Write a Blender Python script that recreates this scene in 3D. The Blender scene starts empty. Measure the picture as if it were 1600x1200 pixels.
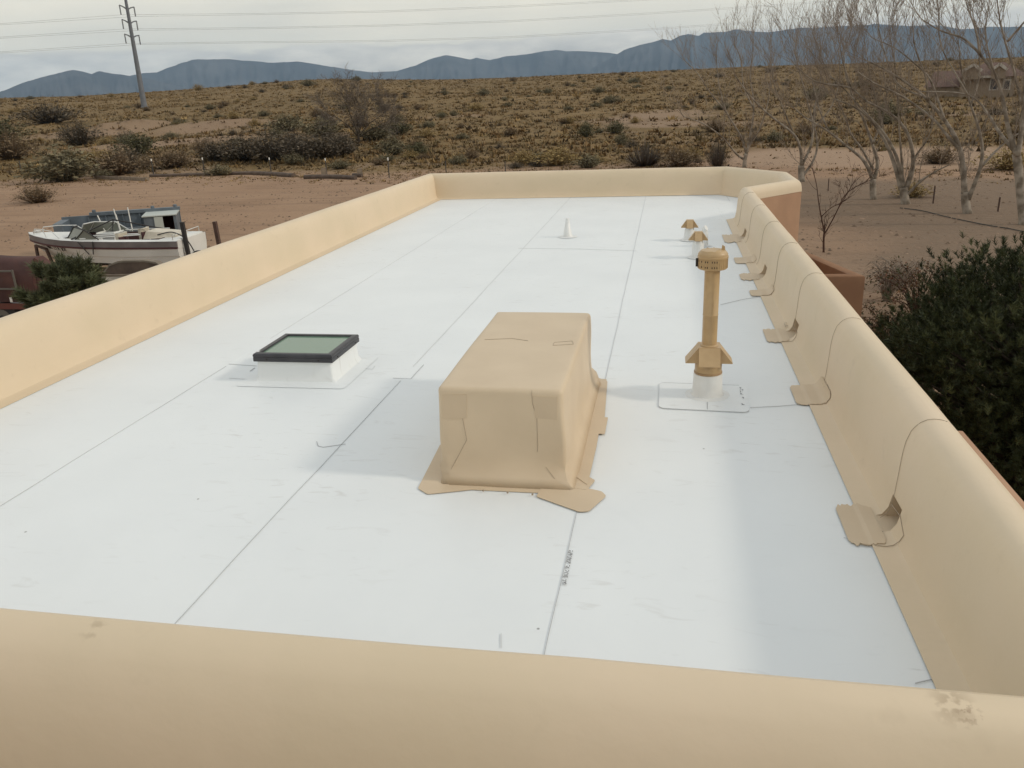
import bpy, bmesh, math, random
import numpy as np
from mathutils import Vector, Matrix

# ------------------------------------------------------------------ camera
F_PX, CX, CY = 1285.0, 800.0, 600.0
H = 2.18                      # eye height above the white roof (roof = z 0)
G = -2.8                      # yard level
def camv(px, py): return np.array([px-CX, -(py-CY), -F_PX])
_up = np.cross(camv(1045,143), camv(0,143+0.04*1045)); _up /= np.linalg.norm(_up)
if _up[1] < 0: _up = -_up
_Y = camv(1045,143); _Y /= np.linalg.norm(_Y)
_X = np.cross(_Y, _up); _X /= np.linalg.norm(_X)
RM = np.array([_X, _Y, _up])  # camera vector -> world vector
scene = bpy.context.scene
cd = bpy.data.cameras.new('camera'); cam = bpy.data.objects.new('camera', cd)
scene.collection.objects.link(cam); scene.camera = cam
cd.sensor_width = 36.0; cd.lens = F_PX/1600*36; cd.clip_start = 0.05; cd.clip_end = 60000
m4 = Matrix([list(RM[i])+[0] for i in range(3)]+[[0,0,0,1]]); m4.translation = (0,0,H)
cam.matrix_world = m4
# ------------------------------------------------------------------ sky
SUN_EL = math.radians(31); SUN_DIR = Vector((math.cos(SUN_EL), -0.02, math.sin(SUN_EL))).normalized()
w = bpy.data.worlds.new('World'); scene.world = w; w.use_nodes = True
nt = w.node_tree; nt.nodes.clear(); N = nt.nodes; L = nt.links
out = N.new('ShaderNodeOutputWorld'); bg = N.new('ShaderNodeBackground'); bg.inputs['Strength'].default_value = 0.1
sky = N.new('ShaderNodeTexSky'); sky.sky_type = 'NISHITA'; sky.sun_disc = False
sky.sun_elevation = SUN_EL; sky.sun_rotation = math.radians(90); sky.dust_density = 2.0
tc = N.new('ShaderNodeTexCoord'); mp = N.new('ShaderNodeMapping'); mp.inputs['Scale'].default_value = (1.2, 1.2, 7.0)
nz = N.new('ShaderNodeTexNoise'); nz.inputs['Scale'].default_value = 2.2; nz.inputs['Detail'].default_value = 6
nz.inputs['Roughness'].default_value = 0.5
rmp = N.new('ShaderNodeMapRange'); rmp.inputs[1].default_value = 0.3; rmp.inputs[2].default_value = 0.72
rmp.inputs[3].default_value = 0.80; rmp.inputs[4].default_value = 0.97
cr = N.new('ShaderNodeValToRGB')
cr.color_ramp.elements[0].position = 0.32; cr.color_ramp.elements[0].color = (.93,.88,.755,1)
cr.color_ramp.elements[1].position = 0.70; cr.color_ramp.elements[1].color = (1.14,1.055,.855,1)
sc10 = N.new('ShaderNodeVectorMath'); sc10.operation = 'SCALE'; sc10.inputs['Scale'].default_value = 9.6
mx = N.new('ShaderNodeMix'); mx.data_type = 'RGBA'
L.new(tc.outputs['Generated'], mp.inputs['Vector']); L.new(mp.outputs[0], nz.inputs['Vector'])
L.new(nz.outputs[0], rmp.inputs[0]); L.new(nz.outputs[0], cr.inputs[0]); L.new(cr.outputs[0], sc10.inputs[0])
L.new(rmp.outputs[0], mx.inputs[0]); L.new(sky.outputs[0], mx.inputs[6]); L.new(sc10.outputs[0], mx.inputs[7])
# overcast cools toward the zenith; a low bank of cloud lies along the horizon
sep = N.new('ShaderNodeSeparateXYZ'); L.new(tc.outputs['Generated'], sep.inputs[0])
zr = N.new('ShaderNodeMapRange'); zr.interpolation_type = 'SMOOTHSTEP'; zr.inputs[1].default_value = .18; zr.inputs[2].default_value = .8; zr.inputs[4].default_value = .85; L.new(sep.outputs[2], zr.inputs[0])
zm = N.new('ShaderNodeMix'); zm.data_type = 'RGBA'; zm.inputs[7].default_value = (6.3,6.8,7.25,1); L.new(zr.outputs[0], zm.inputs[0]); L.new(mx.outputs[2], zm.inputs[6])
mp3 = N.new('ShaderNodeMapping'); mp3.inputs['Scale'].default_value = (9,9,34); L.new(tc.outputs['Generated'], mp3.inputs[0])
nb = N.new('ShaderNodeTexNoise'); nb.inputs['Scale'].default_value = 1.6; nb.inputs['Detail'].default_value = 7; nb.inputs['Roughness'].default_value = .55; L.new(mp3.outputs[0], nb.inputs[0])
ad = N.new('ShaderNodeMath'); ad.operation = 'MULTIPLY_ADD'; ad.inputs[1].default_value = -.034; L.new(nb.outputs[0], ad.inputs[0]); L.new(sep.outputs[2], ad.inputs[2])
br = N.new('ShaderNodeMapRange'); br.interpolation_type = 'SMOOTHSTEP'; br.inputs[1].default_value = .0490; br.inputs[2].default_value = .0410; br.inputs[4].default_value = .92; L.new(ad.outputs[0], br.inputs[0])
bc = N.new('ShaderNodeValToRGB'); bc.color_ramp.elements[0].position = .3; bc.color_ramp.elements[0].color = (.53,.515,.48,1); bc.color_ramp.elements[1].position = .7; bc.color_ramp.elements[1].color = (.92,.87,.76,1); L.new(nb.outputs[0], bc.inputs[0])
bs = N.new('ShaderNodeVectorMath'); bs.operation = 'SCALE'; bs.inputs['Scale'].default_value = 10; L.new(bc.outputs[0], bs.inputs[0])
bm_ = N.new('ShaderNodeMix'); bm_.data_type = 'RGBA'; L.new(br.outputs[0], bm_.inputs[0]); L.new(zm.outputs[2], bm_.inputs[6]); L.new(bs.outputs[0], bm_.inputs[7])
L.new(bm_.outputs[2], bg.inputs[0]); L.new(bg.outputs[0], out.inputs[0])
# ------------------------------------------------------------------ sun (veiled by thin cloud: soft shadow edges)
sd = bpy.data.lights.new('sun','SUN'); sd.energy = 1.2; sd.angle = math.radians(6); sd.color = (1.0,.90,.76)
so = bpy.data.objects.new('sun', sd); scene.collection.objects.link(so)
so.rotation_euler = SUN_DIR.to_track_quat('Z','Y').to_euler(); so.location = (20,0,20)
scene.view_settings.view_transform = 'Standard'; scene.view_settings.look = 'None'
scene.view_settings.gamma = 1; scene.view_settings.exposure = 0.06
scene.render.engine = 'CYCLES'

# ------------------------------------------------------------------ helpers
COL = scene.collection
rnd = random.Random(7); rs = np.random.RandomState(11)
def ray(px, py):
    d = RM @ camv(px, py); return d/np.linalg.norm(d)
def at_z(px, py, z):
    d = ray(px, py); t = (z-H)/d[2]; return Vector((t*d[0], t*d[1], z))
def at_range(px, py, r):           # point of the pixel's ray at horizontal range r
    d = ray(px, py); t = r/math.hypot(d[0], d[1]); return Vector((t*d[0], t*d[1], H+t*d[2]))
def at_plane(px, py, p0, n):       # point of the ray in a vertical plane through p0
    d = ray(px, py); t = (p0[0]*n[0]+p0[1]*n[1])/(d[0]*n[0]+d[1]*n[1]); return Vector((t*d[0], t*d[1], H+t*d[2]))

def obj(name, V, Fc, mat, parent=None, smooth=False, angle=None):
    me = bpy.data.meshes.new(name)
    if isinstance(Fc, np.ndarray):
        V = np.asarray(V, dtype=np.float32); nf, k = Fc.shape
        me.vertices.add(len(V)); me.vertices.foreach_set('co', V.ravel())
        me.loops.add(nf*k); me.loops.foreach_set('vertex_index', Fc.astype(np.int32).ravel())
        me.polygons.add(nf); me.polygons.foreach_set('loop_start', np.arange(0, nf*k, k, dtype=np.int32))
        me.update(calc_edges=True); me.validate()
    else:
        me.from_pydata([tuple(v) for v in V], [], [tuple(f) for f in Fc]); me.update()
    if smooth:
        me.polygons.foreach_set('use_smooth', [True]*len(me.polygons))
        if angle:
            bm = bmesh.new(); bm.from_mesh(me)
            for e in bm.edges:
                if len(e.link_faces) == 2 and e.calc_face_angle(0) > angle: e.smooth = False
            bm.to_mesh(me); bm.free()
    if mat is not None: me.materials.append(mat)
    o = bpy.data.objects.new(name, me); COL.objects.link(o)
    if parent is not None: o.parent = parent
    return o
def empty(name, loc=(0,0,0), rz=0):
    o = bpy.data.objects.new(name, None); COL.objects.link(o); o.location = loc; o.rotation_euler = (0,0,rz); o.empty_display_size = .2
    return o
def tag(o, label, cat, group=None):
    o['label'] = label; o['category'] = cat
    if group: o['group'] = group
    return o
class MB:                            # collects shapes for ONE mesh
    def __init__(s): s.V = []; s.F = []
    def add(s, V, Fc):
        b = len(s.V); s.V += [tuple(v) for v in V]; s.F += [tuple(i+b for i in f) for f in Fc]; return s
    def box(s, x0, x1, y0, y1, z0, z1, bev=0):
        if not bev:
            return s.add([(x0,y0,z0),(x1,y0,z0),(x1,y1,z0),(x0,y1,z0),(x0,y0,z1),(x1,y0,z1),(x1,y1,z1),(x0,y1,z1)],
                  [(3,2,1,0),(4,5,6,7),(0,1,5,4),(1,2,6,5),(2,3,7,6),(3,0,4,7)])
        bm = bmesh.new(); bmesh.ops.create_cube(bm, size=1)
        for v in bm.verts:
            v.co = Vector(((x0+x1)/2+v.co.x*(x1-x0), (y0+y1)/2+v.co.y*(y1-y0), (z0+z1)/2+v.co.z*(z1-z0)))
        bmesh.ops.bevel(bm, geom=list(bm.edges), offset=bev, segments=2, affect='EDGES', profile=.5)
        bm.verts.index_update(); s.add([v.co for v in bm.verts], [[v.index for v in f.verts] for f in bm.faces]); bm.free(); return s
    def hexa(s, P):                  # 8 corners: bottom ring, top ring
        return s.add(P, [(3,2,1,0),(4,5,6,7),(0,1,5,4),(1,2,6,5),(2,3,7,6),(3,0,4,7)])
    def bar(s, a, b, w, h=None, up=(0,0,1)):
        a = Vector(a); b = Vector(b); h = h or w; d = (b-a).normalized(); u = Vector(up)
        if abs(d.dot(u)) > .98: u = Vector((1,0,0))
        x = d.cross(u).normalized()*w/2; y = x.normalized().cross(d).normalized()*h/2
        return s.hexa([a-x-y, a+x-y, a+x+y, a-x+y, b-x-y, b+x-y, b+x+y, b-x+y])
    def tube(s, P, r, n=8, caps=True):
        P = [Vector(p) for p in P]; m = len(P); r = r if isinstance(r, (list, tuple)) else [r]*m
        b = len(s.V); u = None
        for i, p in enumerate(P):
            d = (P[min(i+1,m-1)]-P[max(i-1,0)]).normalized()
            if u is None: u = d.orthogonal().normalized()
            else:
                u = (u-d*u.dot(d)); u = u.normalized() if u.length > 1e-6 else d.orthogonal().normalized()
            v = d.cross(u)
            for k in range(n):
                a = 2*math.pi*k/n; q = p+(u*math.cos(a)+v*math.sin(a))*r[i]; s.V.append(tuple(q))
        for i in range(m-1):
            for k in range(n):
                k2 = (k+1) % n; s.F.append((b+i*n+k, b+i*n+k2, b+(i+1)*n+k2, b+(i+1)*n+k))
        if caps and n > 2:
            s.F.append(tuple(b+k for k in reversed(range(n)))); s.F.append(tuple(b+(m-1)*n+k for k in range(n)))
        return s
    def lathe(s, prof, c=(0,0,0), n=24, capb=True, capt=True):
        b = len(s.V); c = Vector(c); m = len(prof)
        for r, z in prof:
            for k in range(n):
                a = 2*math.pi*k/n; s.V.append((c.x+r*math.cos(a), c.y+r*math.sin(a), c.z+z))
        for i in range(m-1):
            for k in range(n):
                k2 = (k+1) % n; s.F.append((b+i*n+k, b+i*n+k2, b+(i+1)*n+k2, b+(i+1)*n+k))
        if capb: s.F.append(tuple(b+k for k in reversed(range(n))))
        if capt: s.F.append(tuple(b+(m-1)*n+k for k in range(n)))
        return s
    def prism(s, poly, z0, z1):      # extruded polygon (x,y)
        n = len(poly); b = len(s.V)
        s.V += [(p[0],p[1],z0) for p in poly]+[(p[0],p[1],z1) for p in poly]
        s.F.append(tuple(b+i for i in reversed(range(n)))); s.F.append(tuple(b+n+i for i in range(n)))
        for i in range(n):
            j = (i+1) % n; s.F.append((b+i, b+j, b+n+j, b+n+i))
        return s
    def build(s, name, mat, parent=None, smooth=False, angle=math.radians(38)):
        return obj(name, s.V, s.F, mat, parent, smooth, angle)
def round_poly(P, r, n=5):           # rounds polygon corners (2-D)
    outp = []; m = len(P)
    for i in range(m):
        a, p, c = Vector(P[i-1][:2]), Vector(P[i][:2]), Vector(P[(i+1) % m][:2])
        u = (a-p); v = (c-p); rr = min(r, u.length*.45, v.length*.45)
        q0 = p+u.normalized()*rr; q1 = p+v.normalized()*rr
        for k in range(n+1):
            t = k/n; outp.append((q0*(1-t)**2+p*2*t*(1-t)+q1*t*t)[:])
    return outp

# ------------------------------------------------------------------ materials
def mat(name, color, rough=.7, metal=0, spec=.5, col2=None, nscale=5, ndet=6, lo=.35, hi=.65, bump=0, bscale=40, bdist=.01, attr=None, coords='Object', trans=0, sheen=0):
    m = bpy.data.materials.new(name); m.use_nodes = True; t = m.node_tree; n = t.nodes; l = t.links
    b = n['Principled BSDF']; b.inputs['Roughness'].default_value = rough; b.inputs['Metallic'].default_value = metal
    b.inputs['Specular IOR Level'].default_value = spec
    c = n.new('ShaderNodeTexCoord'); src = None
    if col2 is not None:
        z = n.new('ShaderNodeTexNoise'); z.inputs['Scale'].default_value = nscale; z.inputs['Detail'].default_value = ndet
        r = n.new('ShaderNodeMapRange'); r.inputs[1].default_value = lo; r.inputs[2].default_value = hi
        x = n.new('ShaderNodeMix'); x.data_type = 'RGBA'; x.inputs[6].default_value = (*color,1); x.inputs[7].default_value = (*col2,1)
        l.new(c.outputs[coords], z.inputs['Vector']); l.new(z.outputs[0], r.inputs[0]); l.new(r.outputs[0], x.inputs[0]); src = x.outputs[2]
    if attr:
        a = n.new('ShaderNodeAttribute'); a.attribute_name = attr
        if src is None: src = a.outputs['Color']
        else:
            y = n.new('ShaderNodeMix'); y.data_type = 'RGBA'; y.blend_type = 'MULTIPLY'; y.inputs[0].default_value = 1
            l.new(src, y.inputs[6]); l.new(a.outputs['Color'], y.inputs[7]); src = y.outputs[2]
    if src is None: b.inputs['Base Color'].default_value = (*color,1)
    else: l.new(src, b.inputs['Base Color'])
    if bump:
        z2 = n.new('ShaderNodeTexNoise'); z2.inputs['Scale'].default_value = bscale; z2.inputs['Detail'].default_value = 5
        bp = n.new('ShaderNodeBump'); bp.inputs['Strength'].default_value = bump; bp.inputs['Distance'].default_value = bdist
        l.new(c.outputs[coords], z2.inputs['Vector']); l.new(z2.outputs[0], bp.inputs['Height']); l.new(bp.outputs[0], b.inputs['Normal'])
    return m
def nodes_of(m): return m.node_tree.nodes, m.node_tree.links, m.node_tree.nodes['Principled BSDF']

def tpo_material():                  # white roof sheet: faint clouds of dirt, scuffs, specks, soft waves
    m = bpy.data.materials.new('white_membrane'); m.use_nodes = True; n, l, b = nodes_of(m)
    b.inputs['Roughness'].default_value = .42; b.inputs['Specular IOR Level'].default_value = .35
    c = n.new('ShaderNodeTexCoord')
    def noise(scale, det, vec=None, dist=0):
        z = n.new('ShaderNodeTexNoise'); z.inputs['Scale'].default_value = scale; z.inputs['Detail'].default_value = det
        z.inputs['Distortion'].default_value = dist; l.new(vec or c.outputs['Object'], z.inputs['Vector']); return z.outputs[0]
    def rng(s, a, bb, c0=0, d=1):
        r = n.new('ShaderNodeMapRange'); r.inputs[1].default_value = a; r.inputs[2].default_value = bb
        r.inputs[3].default_value = c0; r.inputs[4].default_value = d; l.new(s, r.inputs[0]); return r.outputs[0]
    def mul(a, bb):
        q = n.new('ShaderNodeMath'); q.operation = 'MULTIPLY'; l.new(a, q.inputs[0])
        if isinstance(bb, (int, float)): q.inputs[1].default_value = bb
        else: l.new(bb, q.inputs[1])
        return q.outputs[0]
    def mix(f, a, bb):
        x = n.new('ShaderNodeMix'); x.data_type = 'RGBA'; l.new(f, x.inputs[0])
        if isinstance(a, tuple): x.inputs[6].default_value = (*a,1)
        else: l.new(a, x.inputs[6])
        x.inputs[7].default_value = (*bb,1); return x.outputs[2]
    base = mix(rng(noise(.9,5), .35,.7), (.795,.825,.835), (.755,.785,.797))
    mp = n.new('ShaderNodeMapping'); mp.inputs['Rotation'].default_value = (0,0,.5); mp.inputs['Scale'].default_value = (3.2,9,1)
    l.new(c.outputs['Object'], mp.inputs[0])
    scuff = mul(mul(rng(noise(1.3,6,mp.outputs[0],1.2), .60,.76), rng(noise(.55,3), .42,.62)), .36)
    c2 = mix(scuff, base, (.42,.40,.37))
    mp2 = n.new('ShaderNodeMapping'); mp2.inputs['Rotation'].default_value = (0,0,-.35); mp2.inputs['Scale'].default_value = (5,34,1)
    l.new(c.outputs['Object'], mp2.inputs[0])
    scr = mul(mul(rng(noise(1.1,3,mp2.outputs[0],.4), .69,.76), rng(noise(1.1,2), .5,.62)), .4)
    c3 = mix(scr, c2, (.36,.35,.34))
    v = n.new('ShaderNodeTexVoronoi'); v.inputs['Scale'].default_value = 3.1; l.new(c.outputs['Object'], v.inputs['Vector'])
    spk = mul(mul(rng(v.outputs['Distance'], .030,.016), rng(noise(3.3,2), .5,.56)), .75)
    c4 = mix(spk, c3, (.12,.11,.10)); l.new(c4, b.inputs['Base Color'])
    bp = n.new('ShaderNodeBump'); bp.inputs['Strength'].default_value = .5; bp.inputs['Distance'].default_value = .025
    l.new(noise(1.6,3,None,.6), bp.inputs['Height']); l.new(bp.outputs[0], b.inputs['Normal'])
    return m
def beige_material():                # tan sheet on the parapet; a mud smear at the near right corner
    m = mat('tan_membrane', (.690,.562,.408), rough=.5, spec=.35, col2=(.650,.535,.380), nscale=1.3, bump=.22, bscale=5.5, bdist=.02)
    n, l, b = nodes_of(m); src = b.inputs['Base Color'].links[0].from_socket
    c = n.new('ShaderNodeTexCoord')
    def stain(p, rad, scale, a0, a1, col, src, amt=.5):
        mp = n.new('ShaderNodeVectorMath'); mp.operation = 'DISTANCE'; mp.inputs[1].default_value = p; l.new(c.outputs['Object'], mp.inputs[0])
        r = n.new('ShaderNodeMapRange'); r.inputs[1].default_value = rad; r.inputs[2].default_value = rad*.35; l.new(mp.outputs['Value'], r.inputs[0])
        z = n.new('ShaderNodeTexNoise'); z.inputs['Scale'].default_value = scale; z.inputs['Detail'].default_value = 5; l.new(c.outputs['Object'], z.inputs['Vector'])
        q = n.new('ShaderNodeMapRange'); q.inputs[1].default_value = a0; q.inputs[2].default_value = a1; q.inputs[4].default_value = amt; l.new(z.outputs[0], q.inputs[0])
        k = n.new('ShaderNodeMath'); k.operation = 'MULTIPLY'; l.new(r.outputs[0], k.inputs[0]); l.new(q.outputs[0], k.inputs[1])
        x = n.new('ShaderNodeMix'); x.data_type = 'RGBA'; l.new(k.outputs[0], x.inputs[0]); l.new(src, x.inputs[6]); x.inputs[7].default_value = (*col,1)
        return x.outputs[2]
    for p, rad, scl, a0, a1, col in STAINS: src = stain(p, rad, scl, a0, a1, col, src)
    z = n.new('ShaderNodeTexNoise'); z.inputs['Scale'].default_value = 7; z.inputs['Detail'].default_value = 6; l.new(c.outputs['Object'], z.inputs['Vector'])
    q = n.new('ShaderNodeMapRange'); q.inputs[1].default_value = .64; q.inputs[2].default_value = .8; q.inputs[4].default_value = .16; l.new(z.outputs[0], q.inputs[0])
    x = n.new('ShaderNodeMix'); x.data_type = 'RGBA'; l.new(q.outputs[0], x.inputs[0]); l.new(src, x.inputs[6]); x.inputs[7].default_value = (.36,.27,.18,1)
    l.new(x.outputs[2], b.inputs['Base Color'])
    return m
STAINS = [((*at_z(1490,1097,.57)[:2],.57), .075, 30, .42,.54, (.34,.25,.16)), ((*at_z(1503,1136,.565)[:2],.565), .05, 46, .46,.55, (.22,.12,.07)), ((*at_z(1518,1112,.57)[:2],.57), .05, 60, .52,.58, (.25,.16,.10)),
          ((-.46,1.93,.58), .035, 30, .45,.55, (.33,.26,.17)), ((-1.83,2.02,.57), .06, 22, .5,.6, (.42,.33,.22))]
M = {}
M['white'] = tpo_material(); M['tan'] = beige_material()
M['tan_flash'] = mat('tan_flashing', (.635,.512,.365), rough=.5, spec=.35, col2=(.595,.475,.335), nscale=3, bump=.15, bscale=9)
M['tan_tape'] = mat('tan_tape', (.60,.478,.338), rough=.5, spec=.35, col2=(.565,.448,.315), nscale=4)
M['bead'] = mat('seam_sealant', (.42,.43,.44), rough=.6)  # lap lines: edge shadow and dirt put in as thin grey strips
M['bead_light'] = mat('seam_edge', (.58,.59,.60), rough=.6)
M['bead_tan'] = mat('tan_seam_sealant', (.37,.295,.215), rough=.6)
M['stucco'] = mat('pink_stucco', (.46,.29,.19), rough=.95, spec=.1, col2=(.40,.25,.165), nscale=2.2, bump=.6, bscale=120, bdist=.004)
M['stucco_brown'] = mat('brown_stucco', (.30,.175,.105), rough=.95, spec=.1, col2=(.25,.145,.09), nscale=2, bump=.6, bscale=120, bdist=.004)
M['gold'] = mat('tan_paint_on_metal', (.50,.35,.185), rough=.38, spec=.5, col2=(.44,.30,.155), nscale=9, bump=.12, bscale=14)
M['gold_dark'] = mat('worn_tan_paint', (.40,.265,.14), rough=.5, col2=(.33,.215,.11), nscale=20)
M['white_boot'] = mat('white_pipe_boot', (.77,.785,.78), rough=.45, col2=(.72,.725,.71), nscale=6)
M['dark_slot'] = mat('dark_slot', (.03,.025,.02), rough=.9)
M['bronze'] = mat('dark_bronze_frame', (.035,.036,.042), rough=.42, metal=.2, col2=(.055,.055,.062), nscale=8)
M['ink'] = mat('black_print', (.22,.22,.23), rough=.8)
# ================================================================== HOUSE (roof, parapet, walls)
house = empty('adobe_house', (0,0,G)); tag(house, 'flat roofed stucco house with white membrane roof inside tan parapets', 'house')
hz = lambda o: (setattr(o, 'location', (0,0,-G)), o)[1]     # children modelled in roof coordinates
XL, XR, YN, YF = -5.16, 1.05, 2.33, 18.9
BASE = [(XL,YN),(XR,YN),(1.05,15.1),(2.0,16.25),(2.0,17.55),(1.12,18.9),(XL,YF)]
HS   = [1.045, 1.0, 1.0, 1.0, 1.0, 1.0, 1.0]
PROF = [(0,.003),(.001,.008),(.085,.011),(.115,.022),(.142,.062),(.158,.14),(.168,.26),(.176,.37),(.186,.44),(.204,.503),(.232,.545),
        (.268,.567),(.31,.574),(.352,.567),(.39,.545),(.418,.503),(.434,.44),(.442,.36)]
SCUP = [(3.99,4.17),(7.55,7.79),(10.15,10.40),(12.95,13.25)]
def noise1(x, seed=0):
    return .5*math.sin(x*2.1+seed)+.3*math.sin(x*4.7+seed*2.3)+.2*math.sin(x*9.1+seed*1.7)
stations = []      # (point, miter, hscale, corner?, edge index)
nB = len(BASE)
def edge_n(i):
    a = Vector(BASE[i]); b = Vector(BASE[(i+1) % nB]); d = (b-a).normalized(); return Vector((d.y, -d.x)), d, (b-a).length
for i in range(nB):
    n0 = edge_n((i-1) % nB)[0]; n1, d, Ln = edge_n(i)
    mit = (n0+n1)/(1+n0.dot(n1)); stations.append((Vector(BASE[i]), mit, HS[i], True, i))
    ts = [k*.55/Ln for k in range(1, int(Ln/.55))]
    if i == 1:
        ts = [t for t in ts if all(not (s[0]-.12 < YN+t*Ln < s[1]+.12) for s in SCUP)]
        ts += [(y-YN)/Ln for s in SCUP for y in s]; ts.sort()
    for t in ts:
        stations.append((Vector(BASE[i])+d*(t*Ln), n1, HS[i]*(1-t)+HS[(i+1) % nB]*t, False, i))
nS = len(stations); nP = len(PROF)
def pt(si, k, dd=0):
    p, mt, hs, corner, e = stations[si]; d, z = PROF[k]
    wob = 0 if corner else .004*noise1(p.x*1.3+p.y*1.1, e)*(1 if k > 3 else 0)
    zz = z*hs+(0 if corner or k < 4 else .003*noise1(p.x+p.y*.8, e+3))
    if e == 0 or (corner and e == 1):      # the near wall is broader, its top rolled wide toward the outside
        th_ = max(0, (k-11)/6)*math.pi/2; dn = d if k <= 11 else .268+.250*math.sin(th_); zz = zz if k <= 11 else .05+.520*math.cos(th_)*hs; side = mt-Vector((0,-1)) if corner else Vector((0,0))
        q = p+Vector((0,-1))*(dn+wob)+side*d; return (q.x, q.y, zz)
    q = p+mt*(d+wob+dd); return (q.x, q.y, zz)
PV = [pt(s,k) for s in range(nS) for k in range(nP)]; PF = []
for s in range(nS):
    s2 = (s+1) % nS
    for k in range(nP-1):
        if stations[s][4] == 1 and stations[s2][4] == 1 and 2 <= k <= 4:
            ym = (stations[s][0].y+stations[s2][0].y)/2
            if any(a < ym < b for a, b in SCUP): continue
        PF.append((s*nP+k, s2*nP+k, s2*nP+k+1, s*nP+k+1))
parapet = hz(obj('parapet', PV, PF, M['tan'], house, True, math.radians(30)))
# outer stucco walls, down to the ground (a little inside the coping's skirt)
WV = []; WF = []
for i in range(nB):
    n0 = edge_n((i-1) % nB)[0]; n1 = edge_n(i)[0]; mit = (n0+n1)/(1+n0.dot(n1)); p = Vector(BASE[i])
    for d, z in ((.425,.43),(.436,.33),(.436,G-.05)):
        if i < 2: z = min(z, .07)
        q = p+mit*d
        if i < 2: q.y -= .072
        q = q; WV.append((q.x, q.y, z))
for i in range(nB):
    j = (i+1) % nB
    for k in range(2): WF.append((i*3+k+1, j*3+k+1, j*3+k, i*3+k))
hz(obj('wall', WV, WF, M['stucco'], house))
# tan apron down the outer side of the near wall
mb = MB(); mb.box(XL-.43, XR+.43, YN-.5235, YN-.5105, -.55, .07); hz(mb.build('wall_apron', M['tan'], house))
# roof deck and its white sheets (each lapped over the next), seams, strips and patches
deck = hz(MB().prism([(x, y) for x, y in BASE], -.18, -.006).build('roof', M['white'], house))
SEAMX = [-3.857, -2.134, -.450]
xs = [XL-.05]+SEAMX+[XR+.06]
def sheet(poly, z0, z1, m=M['white'], name='membrane_sheet', parent=None):
    return MB().prism(poly, z0, z1).build(name, m, parent or deck)
zt = []
for i in range(4):
    z1 = .0000-.0012*i; zt.append(z1)
    o = sheet([(xs[i]-(0 if i == 0 else .09), YN-.06), (xs[i+1], YN-.06), (xs[i+1], YF+.06), (xs[i]-(0 if i == 0 else .09), YF+.06)], z1-.0022-.0008*i, z1)
sheet([(1.14,15.15),(2.05,16.2),(2.05,17.6),(1.20,18.95),(1.0,18.95),(1.0,15.15)], -.0078, -.0024)
def line(P, wd=.0045, z=.0006, m=M['bead'], name='seam_line', parent=None, h=.002):
    P = [Vector((p[0], p[1])) for p in P]; V = []; Fc = []
    for i, p in enumerate(P):
        d = (P[min(i+1,len(P)-1)]-P[max(i-1,0)]).normalized(); n = Vector((-d.y, d.x))*wd/2
        V += [(*(p-n), z), (*(p+n), z), (*(p+n), z+h), (*(p-n), z+h)]
    for i in range(len(P)-1):
        a = i*4; b = a+4
        for k in range(4): Fc.append((a+k, a+(k+1) % 4, b+(k+1) % 4, b+k))
    Fc += [(3,2,1,0), tuple(len(V)-4+k for k in range(4))]
    return obj(name, V, Fc, m, parent or deck)
R0 = lambda P: [at_z(x, y, 0)[:2] for x, y in P]
def wavy(x, y0, y1, amp=.004, n=60):
    return [(x+amp*noise1(y*.9, x), y) for y in np.linspace(y0, y1, n)]
line(wavy(SEAMX[0], YN, 6.45), .0023); line(wavy(SEAMX[0], 7.35, YF), .0042, m=M['bead_light'])
line(wavy(SEAMX[1], YN, 6.17), .0024); line(wavy(SEAMX[1], 6.55, YF), .0042, m=M['bead_light'])
line(wavy(SEAMX[2], YN, 4.22), .0024); line(wavy(SEAMX[2], 5.95, YF), .0042, m=M['bead_light'])
for P, wd, m in (
    ([(810,388),(900,389),(995,392)], .007, 'bead_light'), ([(1126,476),(1160,468),(1192,463)], .0055, 'bead'),
    ([(1172,637),(1215,635),(1262,631)], .0045, 'bead'), ([(357,569),(402,572)], .004, 'bead'), ([(358,591),(392,593)], .004,'bead_light'),
    ([(400,592),(450,595),(495,597)], .004, 'bead'), ([(496,598),(530,600)], .004, 'bead_light'), ([(553,575),(582,577),(586,572)], .004, 'bead_light'),
    ([(614,591),(642,592),(662,570)], .0042, 'bead'), ([(495,690),(497,697),(505,699),(540,694)], .004, 'bead'), ([(570,568),(578,561)], .004, 'bead_light'),
    ([(391,580),(398,575)], .010, 'bead'), ([(1105,628),(1105,640)], .0035, 'bead_light'),
    ([(783,990),(783,1012)], .003, 'bead_light'), ([(1430,1068),(1463,1060)], .0035, 'bead'), ([(1318,840),(1340,845)], .003, 'bead_light'),
    ([(1385,720+131),(1352,846)], .0028, 'bead_light')):
    line(R0(P), wd, m=M[m])
# short lap ends at the far end
line(R0([(1133,303),(1140,314)]), .006, m=M['bead_light'])
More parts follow.
